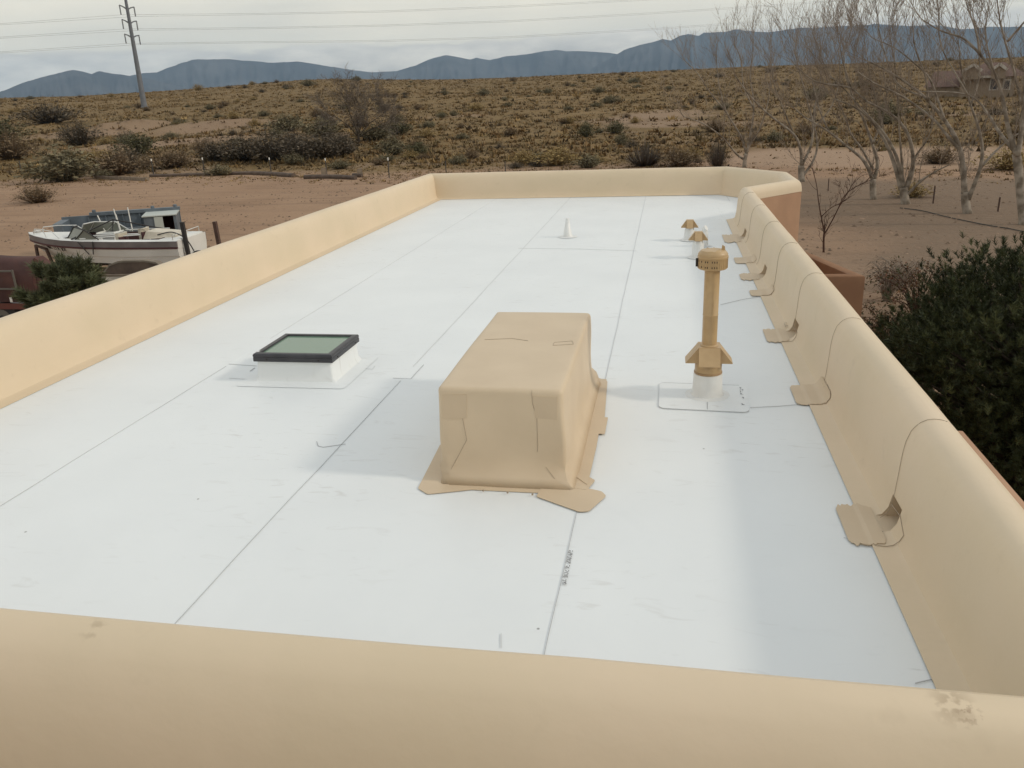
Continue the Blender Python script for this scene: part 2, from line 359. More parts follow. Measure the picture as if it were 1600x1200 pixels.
# printing along the seam and beside the vent (the words are too worn to read: rows of small characters)
def printing(P, n, size, seed, m=M['ink'], skip=()):
    r_ = random.Random(seed); a, b = Vector(P[0]), Vector(P[1]); d = (b-a)/n; u = d.normalized(); v = Vector((-u.y, u.x)); mb = MB()
    for i in range(n):
        if i in skip: continue
        c = a+d*(i+.5); wx = d.length*.36; hy = size*.5
        for k in range(3):           # three strokes to a character
            s0 = Vector((r_.choice((-1,0,1))*wx, r_.choice((-1,0,1))*hy)); s1 = Vector((r_.choice((-1,1))*wx, r_.choice((-1,1))*hy))
            if (s0-s1).length < .2*size: s1 = Vector((-s0.x, s0.y+.001))
            p, q = c+u*s0.x+v*s0.y, c+u*s1.x+v*s1.y
            if (p-q).length < 1e-4: continue
            t = (q-p).normalized(); nn = Vector((-t.y, t.x))*size*.11
            z = .0012+.0003*k+.00012*i
            mb.add([(*(p-nn),z),(*(q-nn),z),(*(q+nn),z),(*(p+nn),z)], [(0,1,2,3)])
    return mb
o = printing(R0([(892,860),(881,914)]), 22, .018, 3, skip=(9,12,18)).build('printed_lettering', M['ink'], deck)

# ---- right parapet: lap seams, foot patches, scuppers
def prof_at(s):                      # arc-length along the profile measured from the base line (negative = out on the roof)
    if s <= 0: return (s, .0), (0, 1)
    acc = 0
    for k in range(1, nP-1):
        (d0,z0),(d1,z1) = PROF[k], PROF[k+1]; ln = math.hypot(d1-d0, z1-z0)
        if acc+ln >= s:
            t = (s-acc)/ln; nx, nz_ = -(z1-z0)/ln, (d1-d0)/ln
            return (d0+(d1-d0)*t, z0+(z1-z0)*t), (nx, nz_)
        acc += ln
    return PROF[-1], (1, 0)
S_TOP = .80
def wallpt(s, y, off):
    (d, z), (nx, nz_) = prof_at(s); wob = .004*noise1(XR*1.3+y*1.1, 1) if z > .03 else 0
    return (XR+d+wob+nx*off, y, z+nz_*off+(0.0015 if s <= 0 else 0))
def wall_patch(y0, y1, s0, s1, off=.0055, r=.05, m=M['tan_flash'], name='flashing_patch', jag=0, seed=0):
    rows = 18; cols = 6; V = []; Fc = []; r_ = random.Random(seed)
    for i in range(rows+1):
        s = s0+(s1-s0)*i/rows; e = min(s-s0, s1-s); ins = 0
        if e < r: ins = r-math.sqrt(max(0, r*r-(r-e)**2))
        jl = (jag+.012)*r_.uniform(0,1); jr = (jag+.012)*r_.uniform(0,1)
        for k in range(cols+1):
            t = k/cols; V.append(wallpt(s, (y0+ins+jl)*(1-t)+(y1-ins-jr)*t, off))
    n1 = len(V)
    for i in range(rows+1):
        s = s0+(s1-s0)*i/rows
        for k in range(cols+1): q = V[i*(cols+1)+k]; V.append((q[0]+.001, q[1], q[2]-.0028))
    W = cols+1
    for i in range(rows):
        for k in range(cols):
            Fc.append((i*W+k, i*W+k+1, (i+1)*W+k+1, (i+1)*W+k))
        Fc.append((i*W, (i+1)*W, n1+(i+1)*W, n1+i*W)); Fc.append((i*W+cols, n1+i*W+cols, n1+(i+1)*W+cols, (i+1)*W+cols))
    for k in range(cols): Fc.append((k, n1+k, n1+k+1, k+1))
    return obj(name, V, Fc, m, parapet, True, math.radians(40))
def wall_line(P, wd=.004, off=.003):   # P: (s,y) along the wall face
    Q = []
    for (s0,y0),(s1,y1) in zip(P[:-1], P[1:]):
        n = max(2, int(abs(s1-s0)/.03)+int(abs(y1-y0)/.1)); Q += [Vector(wallpt(s0+(s1-s0)*t/n, y0+(y1-y0)*t/n, off)) for t in range(n)]
    Q.append(Vector(wallpt(*P[-1], off)))
    return MB().tube(Q, wd/2, 5).build('seam_line', M['bead_tan'], parapet)
for y, lo in ((4.16,.10),(6.16,.12),(7.76,.10),(9.38,.12),(10.96,.12),(12.6,.12),(14.2,.12)):
    wall_line([(S_TOP,y-.01),(.55,y),(.30,y-.015),(lo,y-.03)], .0030 if y < 8 else .0040)
for y0, y1, s0, s1, jag, sd_ in ((5.83,6.27,-.085,.20,.0,1),(9.25,9.55,-.10,.19,.0,2),(3.84,4.30,-.105,.17,.02,3),(7.42,7.9,-.12,.13,.03,4),
                           (10.05,10.5,-.14,.13,.05,5),(11.1,11.55,-.13,.16,.02,6),(12.7,13.5,-.17,.13,.10,7)):
    if any(a-.2 < (y0+y1)/2 < b+.2 for a, b in SCUP): s1 = .075
    wall_patch(y0, y1, s0, s1, jag=jag, seed=sd_)
wall_line([(.19,5.87),(.16,5.845),(.02,5.835),(-.085,5.85)], .0045); wall_line([(.12,6.13),(.205,6.02),(.19,5.87)], .0035)
wall_line([(.20,4.13),(.215,3.98),(.17,3.86),(.06,3.84),(-.06,3.86)], .004); wall_line([(.08,3.99),(0,4.0),(-.05,4.06)], .0035)
wall_line([(.18,7.70),(.18,7.52),(.10,7.44),(-.05,7.43)], .0045)
wall_line([(.17,9.27),(.10,9.245),(-.10,9.26)], .006)
for a, b in SCUP:                    # scupper throats through the wall
    k0, k1 = 2, 5; V = []; Fc = []
    for y in (a, b):
        V += [(XR+PROF[k][0], y, PROF[k][1]) for k in (2,3,4,5)]+[(XR+.40, y, PROF[5][1]), (XR+.40, y, PROF[2][1])]
    Fc = [(0,1,2,3,4,5), (11,10,9,8,7,6), (3,9,10,4), (0,5,11,6), (4,10,11,5)]
    hzo = obj('scupper', V, Fc, M['tan_flash'], parapet)
printing([(1.16,8.03),(1.155,7.86)], 6, .03, 9, M['bead_tan']).build('printed_lettering', M['bead_tan'], parapet).location.z = .03

# ---- bay: low courtyard wall and side wall next to the right parapet
def wall_ring(name, P, th, z0, z1, m, label, cat='wall'):
    mb = MB()
    for i in range(len(P)-1):
        a, b = Vector(P[i]), Vector(P[i+1]); d = (b-a).normalized(); n = Vector((d.y, -d.x))
        if i > 0: a = a+d*0.0
        n0 = n if i == 0 else ((Vector((( Vector(P[i])-Vector(P[i-1])).normalized().y, -(Vector(P[i])-Vector(P[i-1])).normalized().x))+n))
        if i > 0: n0 = n0/(n0.dot(n))
        n1 = n
        if i < len(P)-2:
            e = (Vector(P[i+2])-Vector(P[i+1])).normalized(); q = Vector((e.y, -e.x)); n1 = (n+q)/( (n+q).dot(n))
        r = .035
        prof = [(0,z0),(0,z1-r),(r*.3,z1-r*.3),(r,z1),(th-r,z1),(th-r*.3,z1-r*.3),(th,z1-r),(th,z0)]
        V = [(*(a-n0*d_), z) for d_, z in prof]+[(*(b-n1*d_), z) for d_, z in prof]
        k = len(prof); mb.add(V, [(j, j+1, k+j+1, k+j) for j in range(k-1)]+[tuple(range(k)), tuple(reversed(range(k,2*k)))])
    o = mb.build(name, m, None, True); tag(o, label, cat); return o
zc = -1.15
c0 = at_z(1352,431,zc); c1 = at_z(1258,392,zc)
P = [(1.50,c0.y-.05), (c0.x,c0.y), (c1.x+.02,c1.y)]
wall_ring('courtyard_wall', P, .22, G-.05, zc, M['stucco_brown'], 'brown stucco courtyard wall with a square corner beside the sapling')
zs = .22
a = at_z(1500,672,zs); b = at_z(1604,800,zs)
wall_ring('buttress_wall', [(1.49,1.2),(a.x+.03,1.2),(a.x+.03,a.y+.02),(1.49,a.y+.05)], .20, G-.05, zs, M['stucco'], 'pink stucco side wall running along the outside of the parapet by the pine')

# ================================================================== THINGS ON THE ROOF
# ---- covered cooler box wrapped in tan sheet
bx = empty('roof_equipment_box', (0,0,0)); tag(bx, 'boxy roof unit wrapped in tan membrane with taped base flange', 'roof box')
bm = bmesh.new()
def boxshape(nx=10, ny=20, nz_=8):
    V = []; Fc = []; idx = {}
    x0, x1, y0, y1, zt_ = -1.300, -.556, 4.40, 6.20, .592
    def P3(u, v, w_):                # u,v,w in 0..1 -> wrapped box with soft edges and slack sheet
        x = x0+(x1-x0)*u; y = y0+(y1-y0)*v; z = zt_*w_
        return Vector((x, y, z))
    bmesh.ops.create_cube(bm, size=1)
    for v_ in bm.verts: v_.co = P3(v_.co.x+.5, v_.co.y+.5, v_.co.z+.5)
    bmesh.ops.subdivide_edges(bm, edges=list(bm.edges), cuts=11, use_grid_fill=True)
    for v_ in bm.verts:
        c = v_.co; u = (c.x-x0)/(x1-x0); v = (c.y-y0)/(y1-y0); w_ = c.z/zt_
        dz = .0
        if w_ > .98: dz = .006*math.sin(u*3.1+v*4)*math.sin(v*3.14)-.008*math.exp(-((u-.75)/.2)**2-((v-.7)/.2)**2)
        if w_ > .98: dz += -.004*(u**8)
        sl = .007*math.sin(v*9+w_*5)*math.sin(w_*3.14)+.008*math.sin(w_*3.14)
        if u > .98: c.x += sl+.085*math.exp(-w_*11)
        if u < .02: c.x -= sl*.5
        if v < .02: c.y -= .012*math.sin(u*5+w_*3)*math.sin(w_*3.14)+(.10*math.exp(-w_*9))
        c.z += dz
    ed = [e for e in bm.edges if len(e.link_faces) == 2 and e.calc_face_angle(0) > .9 and max(v_.co.z for v_ in e.verts) > .02]
    bmesh.ops.bevel(bm, geom=ed, offset=.026, segments=3, affect='EDGES', profile=.5, clamp_overlap=True)
    me = bpy.data.meshes.new('cover'); bm.to_mesh(me); bm.free()
    me.polygons.foreach_set('use_smooth', [True]*len(me.polygons)); me.materials.append(M['tan_flash'])
    o = bpy.data.objects.new('cover', me); COL.objects.link(o); o.parent = bx; return o
cover = boxshape()
zc_ = [.004]
def roofpatch(P, name='base_flange', m=M['tan_flash'], parent=None, r=.014, z=None, th=.003):
    z = z if z is not None else zc_[0]
    zc_[0] += .0012
    return MB().prism(round_poly(R0(P) if P[0][0] > 50 else P, r), z-th, z).build(name, m, parent or bx)
roofpatch([(-1.40,4.26),(-.44,4.26),(-.44,6.32),(-1.40,6.32)], r=.02)
roofpatch([(653,764),(668,773),(718,768),(770,762),(752,735),(700,700),(688,695)], 'corner_patch')
roofpatch([(838,777),(905,801),(920,800),(947,776),(940,769),(898,760),(890,745),(850,755)], 'corner_patch')
roofpatch([(880,762),(917,767),(930,752),(905,738),(880,745)], 'corner_patch', r=.015)
roofpatch([(900,690),(945,652),(949,597),(925,588),(905,600)], 'side_patch', r=.015)
roofpatch([(912,678),(945,680),(950,654),(915,652)], 'side_patch', r=.01)
roofpatch([(918,760),(932,700),(948,610),(915,600),(890,740)], 'side_patch', r=.02)
# lap lines and tape on the faces of the cover
from mathutils.bvhtree import BVHTree
bvh = BVHTree.FromPolygons([v_.co[:] for v_ in cover.data.vertices], [list(p_.vertices) for p_ in cover.data.polygons])
def onbox(p, d, off=.0015):
    h_, n_, i_, dist_ = bvh.ray_cast(Vector(p)-Vector(d)*2, Vector(d))
    return (h_-Vector(d)*off) if h_ else Vector(p)
def face_line(P, d, wd=.0024):
    Q = []
    for a_, b_ in zip(P[:-1], P[1:]): Q += [onbox(a_.lerp(b_, k/6), d) for k in range(6)]
    Q.append(onbox(P[-1], d)); return MB().tube(Q, wd/2, 5).build('seam_line', M['bead_tan'], bx)
def tape(P, d, n=8):                 # thin strip lying on the cover, P = 4 corners
    V = []
    for off in (.0026, -.002):
        for i in range(n+1):
            for k in range(n+1):
                a_ = Vector(P[0]).lerp(Vector(P[1]), i/n); b_ = Vector(P[3]).lerp(Vector(P[2]), i/n); V.append(onbox(a_.lerp(b_, k/n), d, off))
    W = n+1; Fc = [(i*W+k, (i+1)*W+k, (i+1)*W+k+1, i*W+k+1) for i in range(n) for k in range(n)]; o2 = W*W
    for i in range(n): Fc += [(i*W, o2+i*W, o2+(i+1)*W, (i+1)*W), (i*W+n, (i+1)*W+n, o2+(i+1)*W+n, o2+i*W+n), (i, i+1, o2+i+1, o2+i), (n*W+i, o2+n*W+i, o2+n*W+i+1, n*W+i+1)]
    return obj('corner_tape', V, Fc, M['tan_tape'], bx, True, math.radians(40))
zx = lambda px, py: at_plane(px, py, (0,4.385), (0,1))
FD = Vector((0,1,0)); TD = Vector((0,0,-1))
face_line([zx(722,655), zx(729,688), zx(705,733)], FD); face_line([zx(830,612), zx(831,630), zx(838,655), zx(839,708)], FD); face_line([zx(853,730), zx(868,745)], FD)
tape([zx(690,618), zx(728,618), zx(728,655), zx(690,655)], FD); tape([zx(832,620), zx(870,622), zx(870,657), zx(836,655)], FD)
tz = lambda px, py: at_z(px, py, .60)
face_line([tz(757,530), tz(800,527), tz(825,530)], TD, .003); face_line([tz(864,536), tz(896,534), tz(894,529), tz(866,531), tz(864,536)], TD, .0025)
for px, py in ((755,766),(793,769),(832,772)):
    q = at_z(px,py,.012); MB().lathe([(.006,-.006),(.006,.002),(.003,.004)], q, 8).build('screw', M['bead_tan'], bx)

# ---- skylight
sk = empty('skylight', (-3.03,6.5,0)); tag(sk, 'square flat skylight with dark bronze frame and green glass on a white curb', 'skylight')
S = lambda o: (setattr(o, 'location', (3.03,-6.5,0)), o)[1]
X0, X1, Y0, Y1 = -3.368, -2.668, 6.065, 6.70; zb, zt2 = .178, .246
V = []; Fc = []
for ring, (e, z) in enumerate(((.13,.0022),(.05,.0040),(.008,.012),(-.010,.05),(-.020,.20))):
    P = round_poly([(X0-e,Y0-e),(X1+e,Y0-e),(X1+e,Y1+e),(X0-e,Y1+e)], .05 if ring < 2 else .025, 4); nn = len(P)
    V += [(x,y,z) for x, y in P]
Fc = [(r*nn+k, r*nn+(k+1) % nn, (r+1)*nn+(k+1) % nn, (r+1)*nn+k) for r in range(4) for k in range(nn)]
S(obj('curb', V, Fc, M['white'], sk, True, math.radians(50)))
def rail(a, b, nrm, name='frame_rail'):
    # profile across the rail: outer face with drip groove, rounded shoulder, inner lip
    prof = [(0,zb),(0,zb+.034),(.003,zb+.036),(.003,zb+.040),(0,zb+.042),(.0,zt2-.012),(.006,zt2-.003),(.016,zt2),(.046,zt2),(.050,zt2-.012),(.050,zb)]
    a = Vector(a); b = Vector(b); d = (b-a).normalized(); nrm = Vector(nrm); k = len(prof)
    V = [(*(a+nrm*t+d*t), z) for t, z in prof]+[(*(b+nrm*t-d*t), z) for t, z in prof]
    return S(MB().add(V, [(j, k+j, k+j+1, j+1) for j in range(k-1)]+[tuple(range(k)), tuple(reversed(range(k,2*k)))]).build(name, M['bronze'], sk))
r1 = rail((X0,Y0),(X1,Y0),(0,1)); r2 = rail((X1,Y0),(X1,Y1),(-1,0)); rail((X1,Y1),(X0,Y1),(0,-1)); rail((X0,Y1),(X0,Y0),(1,0))
gm = mat('green_glass', (.150,.240,.175), rough=.09, spec=.55)
S(MB().box(X0+.05,X1-.05,Y0+.05,Y1-.05,zt2-.03,zt2-.014).build('glass', gm, sk))
for x in (X0+.12, X1-.12): MB().tube([(x+3.03,Y0-6.5-.004,zb+.018),(x+3.03,Y0-6.5+.004,zb+.018)], .006, 8).build('screw', M['dark_slot'], sk)
for y in (Y0+.12, Y1-.10): MB().tube([(X1+3.03+.004,y-6.5,zb+.018),(X1+3.03-.004,y-6.5,zb+.018)], .006, 8).build('screw', M['dark_slot'], sk)
S(MB().box(X0+.008,X0+.030,Y0+.05,Y0+.085,zt2,zt2+.002).build('sticker', M['white_boot'], sk))

# ---- hooded vents: a square hood of four sloping flaps on a round pipe
def hood(z0, z1, core, outr, wd, parent, rot=0, m=M['gold'], top=True):
    n = 0
    for k in range(4):
        a = rot+k*math.pi/2; ca, sa = math.cos(a), math.sin(a)
        def T(x, y, z): return (x*ca-y*sa, x*sa+y*ca, z)
        h = wd/2; t = .006
        # sloping flap (thin plate) and its two triangular cheeks
        mb = MB().hexa([T(core,-h,z1),T(outr,-h,z0),T(outr,h,z0),T(core,h,z1),T(core,-h,z1+t),T(outr+t,-h,z0+t*.4),T(outr+t,h,z0+t*.4),T(core,h,z1+t)])
        for s in (-1, 1):
            y = s*(h-.003)
            mb.add([T(core,y,z1),T(outr,y,z0),T(core,y,z0),T(core,y-s*.004,z1),T(outr,y-s*.004,z0),T(core,y-s*.004,z0)],[(0,1,2),(5,4,3),(0,3,4,1),(1,4,5,2),(2,5,3,0)])
        mb.build('hood_flap', m, parent)
    MB().box(-core,core,-core,core,z0-.012,z1-.002).build('hood_core', M['gold_dark'], parent)
    MB().box(-core-.002,core+.002,-core-.002,core+.002,z1-.001,z1+.007).build('hood_top', m, parent)
v = empty('vent_pipe', (.3385,6.02,0)); tag(v, 'tall tan painted flue pipe with ribbed round cap and flared hood', 'vent pipe')
MB().lathe([(.165,.003),(.16,.005),(.125,.010),(.112,.03),(.108,.09),(.106,.172),(.098,.178)], n=32).build('boot', M['white_boot'], v, True)
MB().lathe([(.095,.165),(.099,.185),(.099,.27),(.092,.30)], n=32).build('lower_pipe', M['gold'], v, True)
hood(.270,.385, .078,.165,.155, v)
MB().lathe([(.100,.176),(.104,.180),(.104,.190),(.100,.194)], n=32, capb=False, capt=False).build('clamp_band', M['gold_dark'], v, True)
MB().bar((.012,-.0545,.41),(.012,-.0545,.945), .009,.004, up=(0,1,0)).build('pipe_seam', M['gold'], v)
MB().lathe([(.062,.388),(.066,.394),(.060,.402),(.055,.404),(.0545,.62),(.056,.622),(.056,.628),(.0545,.63),(.0545,.95),(.058,.952),(.058,.962),(.053,.964),(.053,.98)], n=28).build('pipe', M['gold'], v, True)
cap = MB().lathe([(.060,.962),(.098,.966),(.104,.972),(.1045,1.042),(.109,1.045),(.1095,1.058),(.105,1.061),(.105,1.075),(.098,1.085),(.085,1.10),(.0,1.108)], n=48, capt=False).build('cap', M['gold'], v, True)
for k in range(40):
    a = k*2*math.pi/40; ca, sa = math.cos(a), math.sin(a)
    MB().bar((ca*.1045,sa*.1045,.976),(ca*.1045,sa*.1045,1.040), .006,.005, up=(ca,sa,0)).build('cap_rib', M['gold'] , cap)
for k in (29,30,31,26,27,24,22):
    a = (k+.5)*2*math.pi/40; ca, sa = math.cos(a), math.sin(a)
    for z in (.983, 1.022): MB().bar((ca*.1052,sa*.1052,z),(ca*.1052,sa*.1052,z+.012), .005,.002, up=(ca,sa,0)).build('slot', M['dark_slot'], cap)
MB().bar((-.105,-.02,.985),(-.105,-.02,1.045), .006,.03).build('side_vent', M['dark_slot'], v)
# crumpled sheet over the top
V = []; Fc = []; r_ = random.Random(4); nn = 26
for i in range(7):
    for k in range(nn):
        a = 2*math.pi*k/nn; rr = .103*i/6; z = 1.096+.012*math.sin(a*2+i)*(i/6)+r_.uniform(-.005,.006)-(.030 if i == 6 else (.008 if i == 5 else 0))
        V.append((rr*math.cos(a), rr*math.sin(a), z))
Fc = [(i*nn+k, i*nn+(k+1) % nn, (i+1)*nn+(k+1) % nn, (i+1)*nn+k) for i in range(6) for k in range(nn)]
obj('top_sheet', V, Fc, M['gold'], v, True, math.radians(30))
MB().hexa([(.055,-.01,1.085),(.085,-.01,1.08),(.085,.012,1.08),(.055,.012,1.085),(.062,-.008,1.135),(.08,-.008,1.125),(.08,.01,1.125),(.062,.01,1.135)]).build('tab', M['gold'], v)
# its rounded base sheet with worn print
bp_ = round_poly([at_z(1030,598,0)[:2], at_z(1029,638,0)[:2], at_z(1171,645,0)[:2], at_z(1167,603,0)[:2]], .06, 6)
q = Vector((.3385,6.02)); bpl = [(x-q.x, y-q.y) for x, y in bp_]
MB().prism(bpl, -.001, .0026).build('base_sheet', M['white'], v)
line([bpl[-1]]+bpl[:20], .0026, z=.0026, parent=v, m=M['bead_light'])
printing([ (at_z(1158,605,0).x-q.x, at_z(1158,605,0).y-q.y), (at_z(1161,634,0).x-q.x, at_z(1161,634,0).y-q.y)], 9, .02, 5, skip=(4,6,7)).build('printed_lettering', M['ink'], v).location.z = .002
def small_vent(p, zt_, label):
    v = empty('hooded_vent', (p.x, p.y, 0)); tag(v, label, 'roof vent')
    MB().lathe([(.15,.003),(.145,.005),(.092,.012),(.082,.05),(.076,zt_-.17),(.062,zt_-.12)], n=28).build('boot', M['white_boot'], v, True)
    MB().lathe([(.055,zt_-.16),(.060,zt_-.135),(.060,zt_-.08)], n=20).build('pipe', M['gold_dark'], v, True)
    hood(zt_-.115, zt_-.006, .050, .125, .098, v)
    return v
small_vent(at_z(1090,402,0), .355, 'short tan hooded vent on a white boot, between its twin and the tall flue')
small_vent(at_z(1077,375,0), .31, 'short tan hooded vent on a white boot, the one closest to the far parapet')
p = at_z(1100,384,0); v = empty('pipe_stub', (p.x, p.y, 0)); tag(v, 'white plastic pipe stub with a bent top behind the hooded vents', 'pipe')
MB().lathe([(.11,.003),(.10,.006),(.062,.012),(.056,.05),(.052,.20)], n=24).build('boot', M['white_boot'], v, True)
MB().tube([(0,0,.18),(0,0,.235),(.006,-.008,.258),(.022,-.016,.268)], .042, 16).build('pipe', M['white_boot'], v, True)
p = at_z(887,370,0); v = empty('pipe_boot', (p.x, p.y, 0)); tag(v, 'slim white conical pipe boot standing alone on the white roof', 'pipe boot')
MB().lathe([(.16,.003),(.155,.005),(.085,.010),(.070,.03),(.034,.235),(.030,.24)], n=28).build('cone', M['white_boot'], v, True)
MB().lathe([(.036,.232),(.036,.25),(.031,.252),(.028,.30),(.022,.302)], n=20).build('pipe', M['white_boot'], v, True)
# ================================================================== LAND
# skyline of the near ridge and of the yard's edge, read from the photograph as angles from the eye
def az_el(px, py):
    d = ray(px, py); return math.atan2(d[0], d[1]), math.atan2(d[2], math.hypot(d[0], d[1]))
_rid = [az_el(*p) for p in ((-300,166),(0,153),(120,150),(225,144),(300,139),(400,131),(470,125),(520,123),(600,124),(700,124),(800,121),(900,116),(1000,112),(1100,107),(1200,103),(1400,97),(1600,89),(1900,78))]
RA = np.array([a for a, e in _rid]); RE = np.tan(np.array([e for a, e in _rid]))
RIDGE = 480.0
YA = np.radians([-60,-38,-30,-20,-10,-2,4,10,16,30]); YR = np.array([84,77,70,62,59,60,62,60,56,54.])   # where the yard ends
_g = np.random.RandomState(5); _TAB = _g.rand(256,256)
def vnoise(x, y):
    xi = np.floor(x).astype(int); yi = np.floor(y).astype(int); fx = x-xi; fy = y-yi
    fx = fx*fx*(3-2*fx); fy = fy*fy*(3-2*fy); t = lambda i, j: _TAB[(xi+i) % 256, (yi+j) % 256]
    return (t(0,0)*(1-fx)+t(1,0)*fx)*(1-fy)+(t(0,1)*(1-fx)+t(1,1)*fx)*fy
def fbm(x, y, o=4):
    s = 0; a = .5
    for k in range(o): s = s+a*(vnoise(x*2**k+17*k, y*2**k+31*k)-.5); a *= .5
    return s
BERMS = []   # (x, y, half length, half width, height, direction)
def terrain(x, y):
    x = np.asarray(x, float); y = np.asarray(y, float)
    r = np.hypot(x, y)+1e-6; az = np.arctan2(x, y)
    r0 = np.interp(az, YA, YR); top = H+RIDGE*np.interp(az, RA, RE)
    t = np.clip((r-r0)/(RIDGE-r0), 0, 1); tt = np.where(t < .02, t*t/.04, t-.01)/.99
    z = G+(top-G)*tt
    far = np.clip((r-RIDGE)/900, 0, 1); z = z-(far*far*(3-2*far))*26
    rough = np.clip((r-r0)/60, 0, 1)*np.clip((RIDGE*1.05-r)/200, .12, 1)
    z = z+rough*(1.9*fbm(x/38., y/38., 4)+.5*fbm(x/7., y/7., 3))
    near = np.clip((r-22)/20, 0, 1)
    z = z+near*.16*fbm(x/6., y/6., 3)
    for bx_, by_, hl, hw, hh, ang in BERMS:
        u = (x-bx_)*math.cos(ang)+(y-by_)*math.sin(ang); v_ = -(x-bx_)*math.sin(ang)+(y-by_)*math.cos(ang)
        nn = 1+.6*fbm(x/5., y/5., 3)
        prof = np.where(v_ < 0, np.exp(-(v_/(hw*.35))**2), np.exp(-(v_/(hw*1.6))**2))
        z = z+hh*nn*np.exp(-(u/hl)**4)*prof
    return z
def ground(px, py):                  # where the pixel's ray meets the land
    d = ray(px, py); t = 12.0
    while t < 3000:
        p = d*t
        if H+p[2] < float(terrain(p[0], p[1])): break
        t *= 1.004
    return Vector((p[0], p[1], float(terrain(p[0], p[1]))))
for px, py, hl, hw, hh in ((330,205,9,4.0,1.5),(215,207,7,3,1.25),(150,213,10,3,.8),(270,226,12,3,.5)):
    q = ground(px, py); BERMS.append((q.x, q.y, hl, hw, hh, -math.atan2(q.x, q.y)))
azs = np.concatenate([np.radians(np.arange(-180,-62,6)), np.radians(np.arange(-62,40,.30)), np.radians(np.arange(40,180,6))])
rr = np.concatenate([[0.6,3,8], np.geomspace(14, 620, 300), np.geomspace(640, 11300, 46)])
A, Rr = np.meshgrid(azs, rr); GX = Rr*np.sin(A); GY = Rr*np.cos(A); GZ = terrain(GX, GY)
GV = np.stack([GX.ravel(), GY.ravel(), GZ.ravel()], 1); na = len(azs); nr = len(rr)
ii, jj = np.meshgrid(np.arange(nr-1), np.arange(na), indexing='ij'); j2 = (jj+1) % na
GF = np.stack([ii*na+jj, (ii+1)*na+jj, (ii+1)*na+j2, ii*na+j2], -1).reshape(-1,4)[:, ::-1]
def ground_material():
    m = bpy.data.materials.new('desert_ground'); m.use_nodes = True; n, l, b = nodes_of(m)
    b.inputs['Roughness'].default_value = .95; b.inputs['Specular IOR Level'].default_value = .08
    c = n.new('ShaderNodeTexCoord'); at = n.new('ShaderNodeAttribute'); at.attribute_name = 'scrub'
    def noise(s, d=5, vec=None):
        z = n.new('ShaderNodeTexNoise'); z.inputs['Scale'].default_value = s; z.inputs['Detail'].default_value = d; z.inputs['Roughness'].default_value = .6
        l.new(vec or c.outputs['Object'], z.inputs['Vector']); return z.outputs[0]
    def rng(s, a, bb, e0=0, e1=1):
        r = n.new('ShaderNodeMapRange'); r.inputs[1].default_value = a; r.inputs[2].default_value = bb; r.inputs[3].default_value = e0; r.inputs[4].default_value = e1
        l.new(s, r.inputs[0]); return r.outputs[0]
    def mix(f, a, bb):
        x = n.new('ShaderNodeMix'); x.data_type = 'RGBA'; l.new(f, x.inputs[0])
        for k, q in ((6,a),(7,bb)):
            if isinstance(q, tuple): x.inputs[k].default_value = (*q,1)
            else: l.new(q, x.inputs[k])
        return x.outputs[2]
    def mul(a, k):
        q = n.new('ShaderNodeMath'); q.operation = 'MULTIPLY'; l.new(a, q.inputs[0])
        if isinstance(k, float): q.inputs[1].default_value = k
        else: l.new(k, q.inputs[1])
        return q.outputs[0]
    yard = mix(rng(noise(.16,6), .38,.66), (.350,.232,.152), (.290,.188,.122))
    mp = n.new('ShaderNodeMapping'); mp.inputs['Scale'].default_value = (.12,1.1,1); mp.inputs['Rotation'].default_value = (0,0,-.12); l.new(c.outputs['Object'], mp.inputs[0])
    yard = mix(mul(rng(noise(1.0,6,mp.outputs[0]), .5,.74), .6), yard, (.19,.127,.088))   # tyre ruts and drag marks
    yard = mix(mul(rng(noise(2.6,4), .62,.72), .5), yard, (.15,.095,.065))
    scr = mix(rng(noise(.055,7), .36,.62), (.182,.122,.058), (.228,.154,.077))
    scr = mix(mul(rng(noise(.018,5), .45,.66), .65), scr, (.150,.105,.054))
    scr = mix(mul(rng(noise(.42,4), .52,.66), .75), scr, (.118,.086,.044))
    scr = mix(mul(rng(noise(1.3,3), .58,.68), .6), scr, (.24,.18,.09))
    at2 = n.new('ShaderNodeAttribute'); at2.attribute_name = 'bare'
    scr = mix(at2.outputs['Fac'], scr, (.285,.200,.138))
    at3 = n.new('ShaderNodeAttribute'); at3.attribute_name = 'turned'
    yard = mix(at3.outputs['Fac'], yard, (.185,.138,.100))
    at4 = n.new('ShaderNodeAttribute'); at4.attribute_name = 'road'
    yard = mix(at4.outputs['Fac'], yard, (.345,.240,.165))
    l.new(mix(at.outputs['Fac'], yard, scr), b.inputs['Base Color'])
    bp = n.new('ShaderNodeBump'); bp.inputs['Strength'].default_value = .8; bp.inputs['Distance'].default_value = .12
    l.new(noise(3.2,6), bp.inputs['Height']); l.new(bp.outputs[0], b.inputs['Normal'])
    return m
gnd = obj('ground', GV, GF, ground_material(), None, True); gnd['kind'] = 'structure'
r0 = np.interp(A, YA, YR)
zone = np.clip((Rr-r0-1.5+5*fbm(GX/6., GY/6., 3))/4, 0, 1)
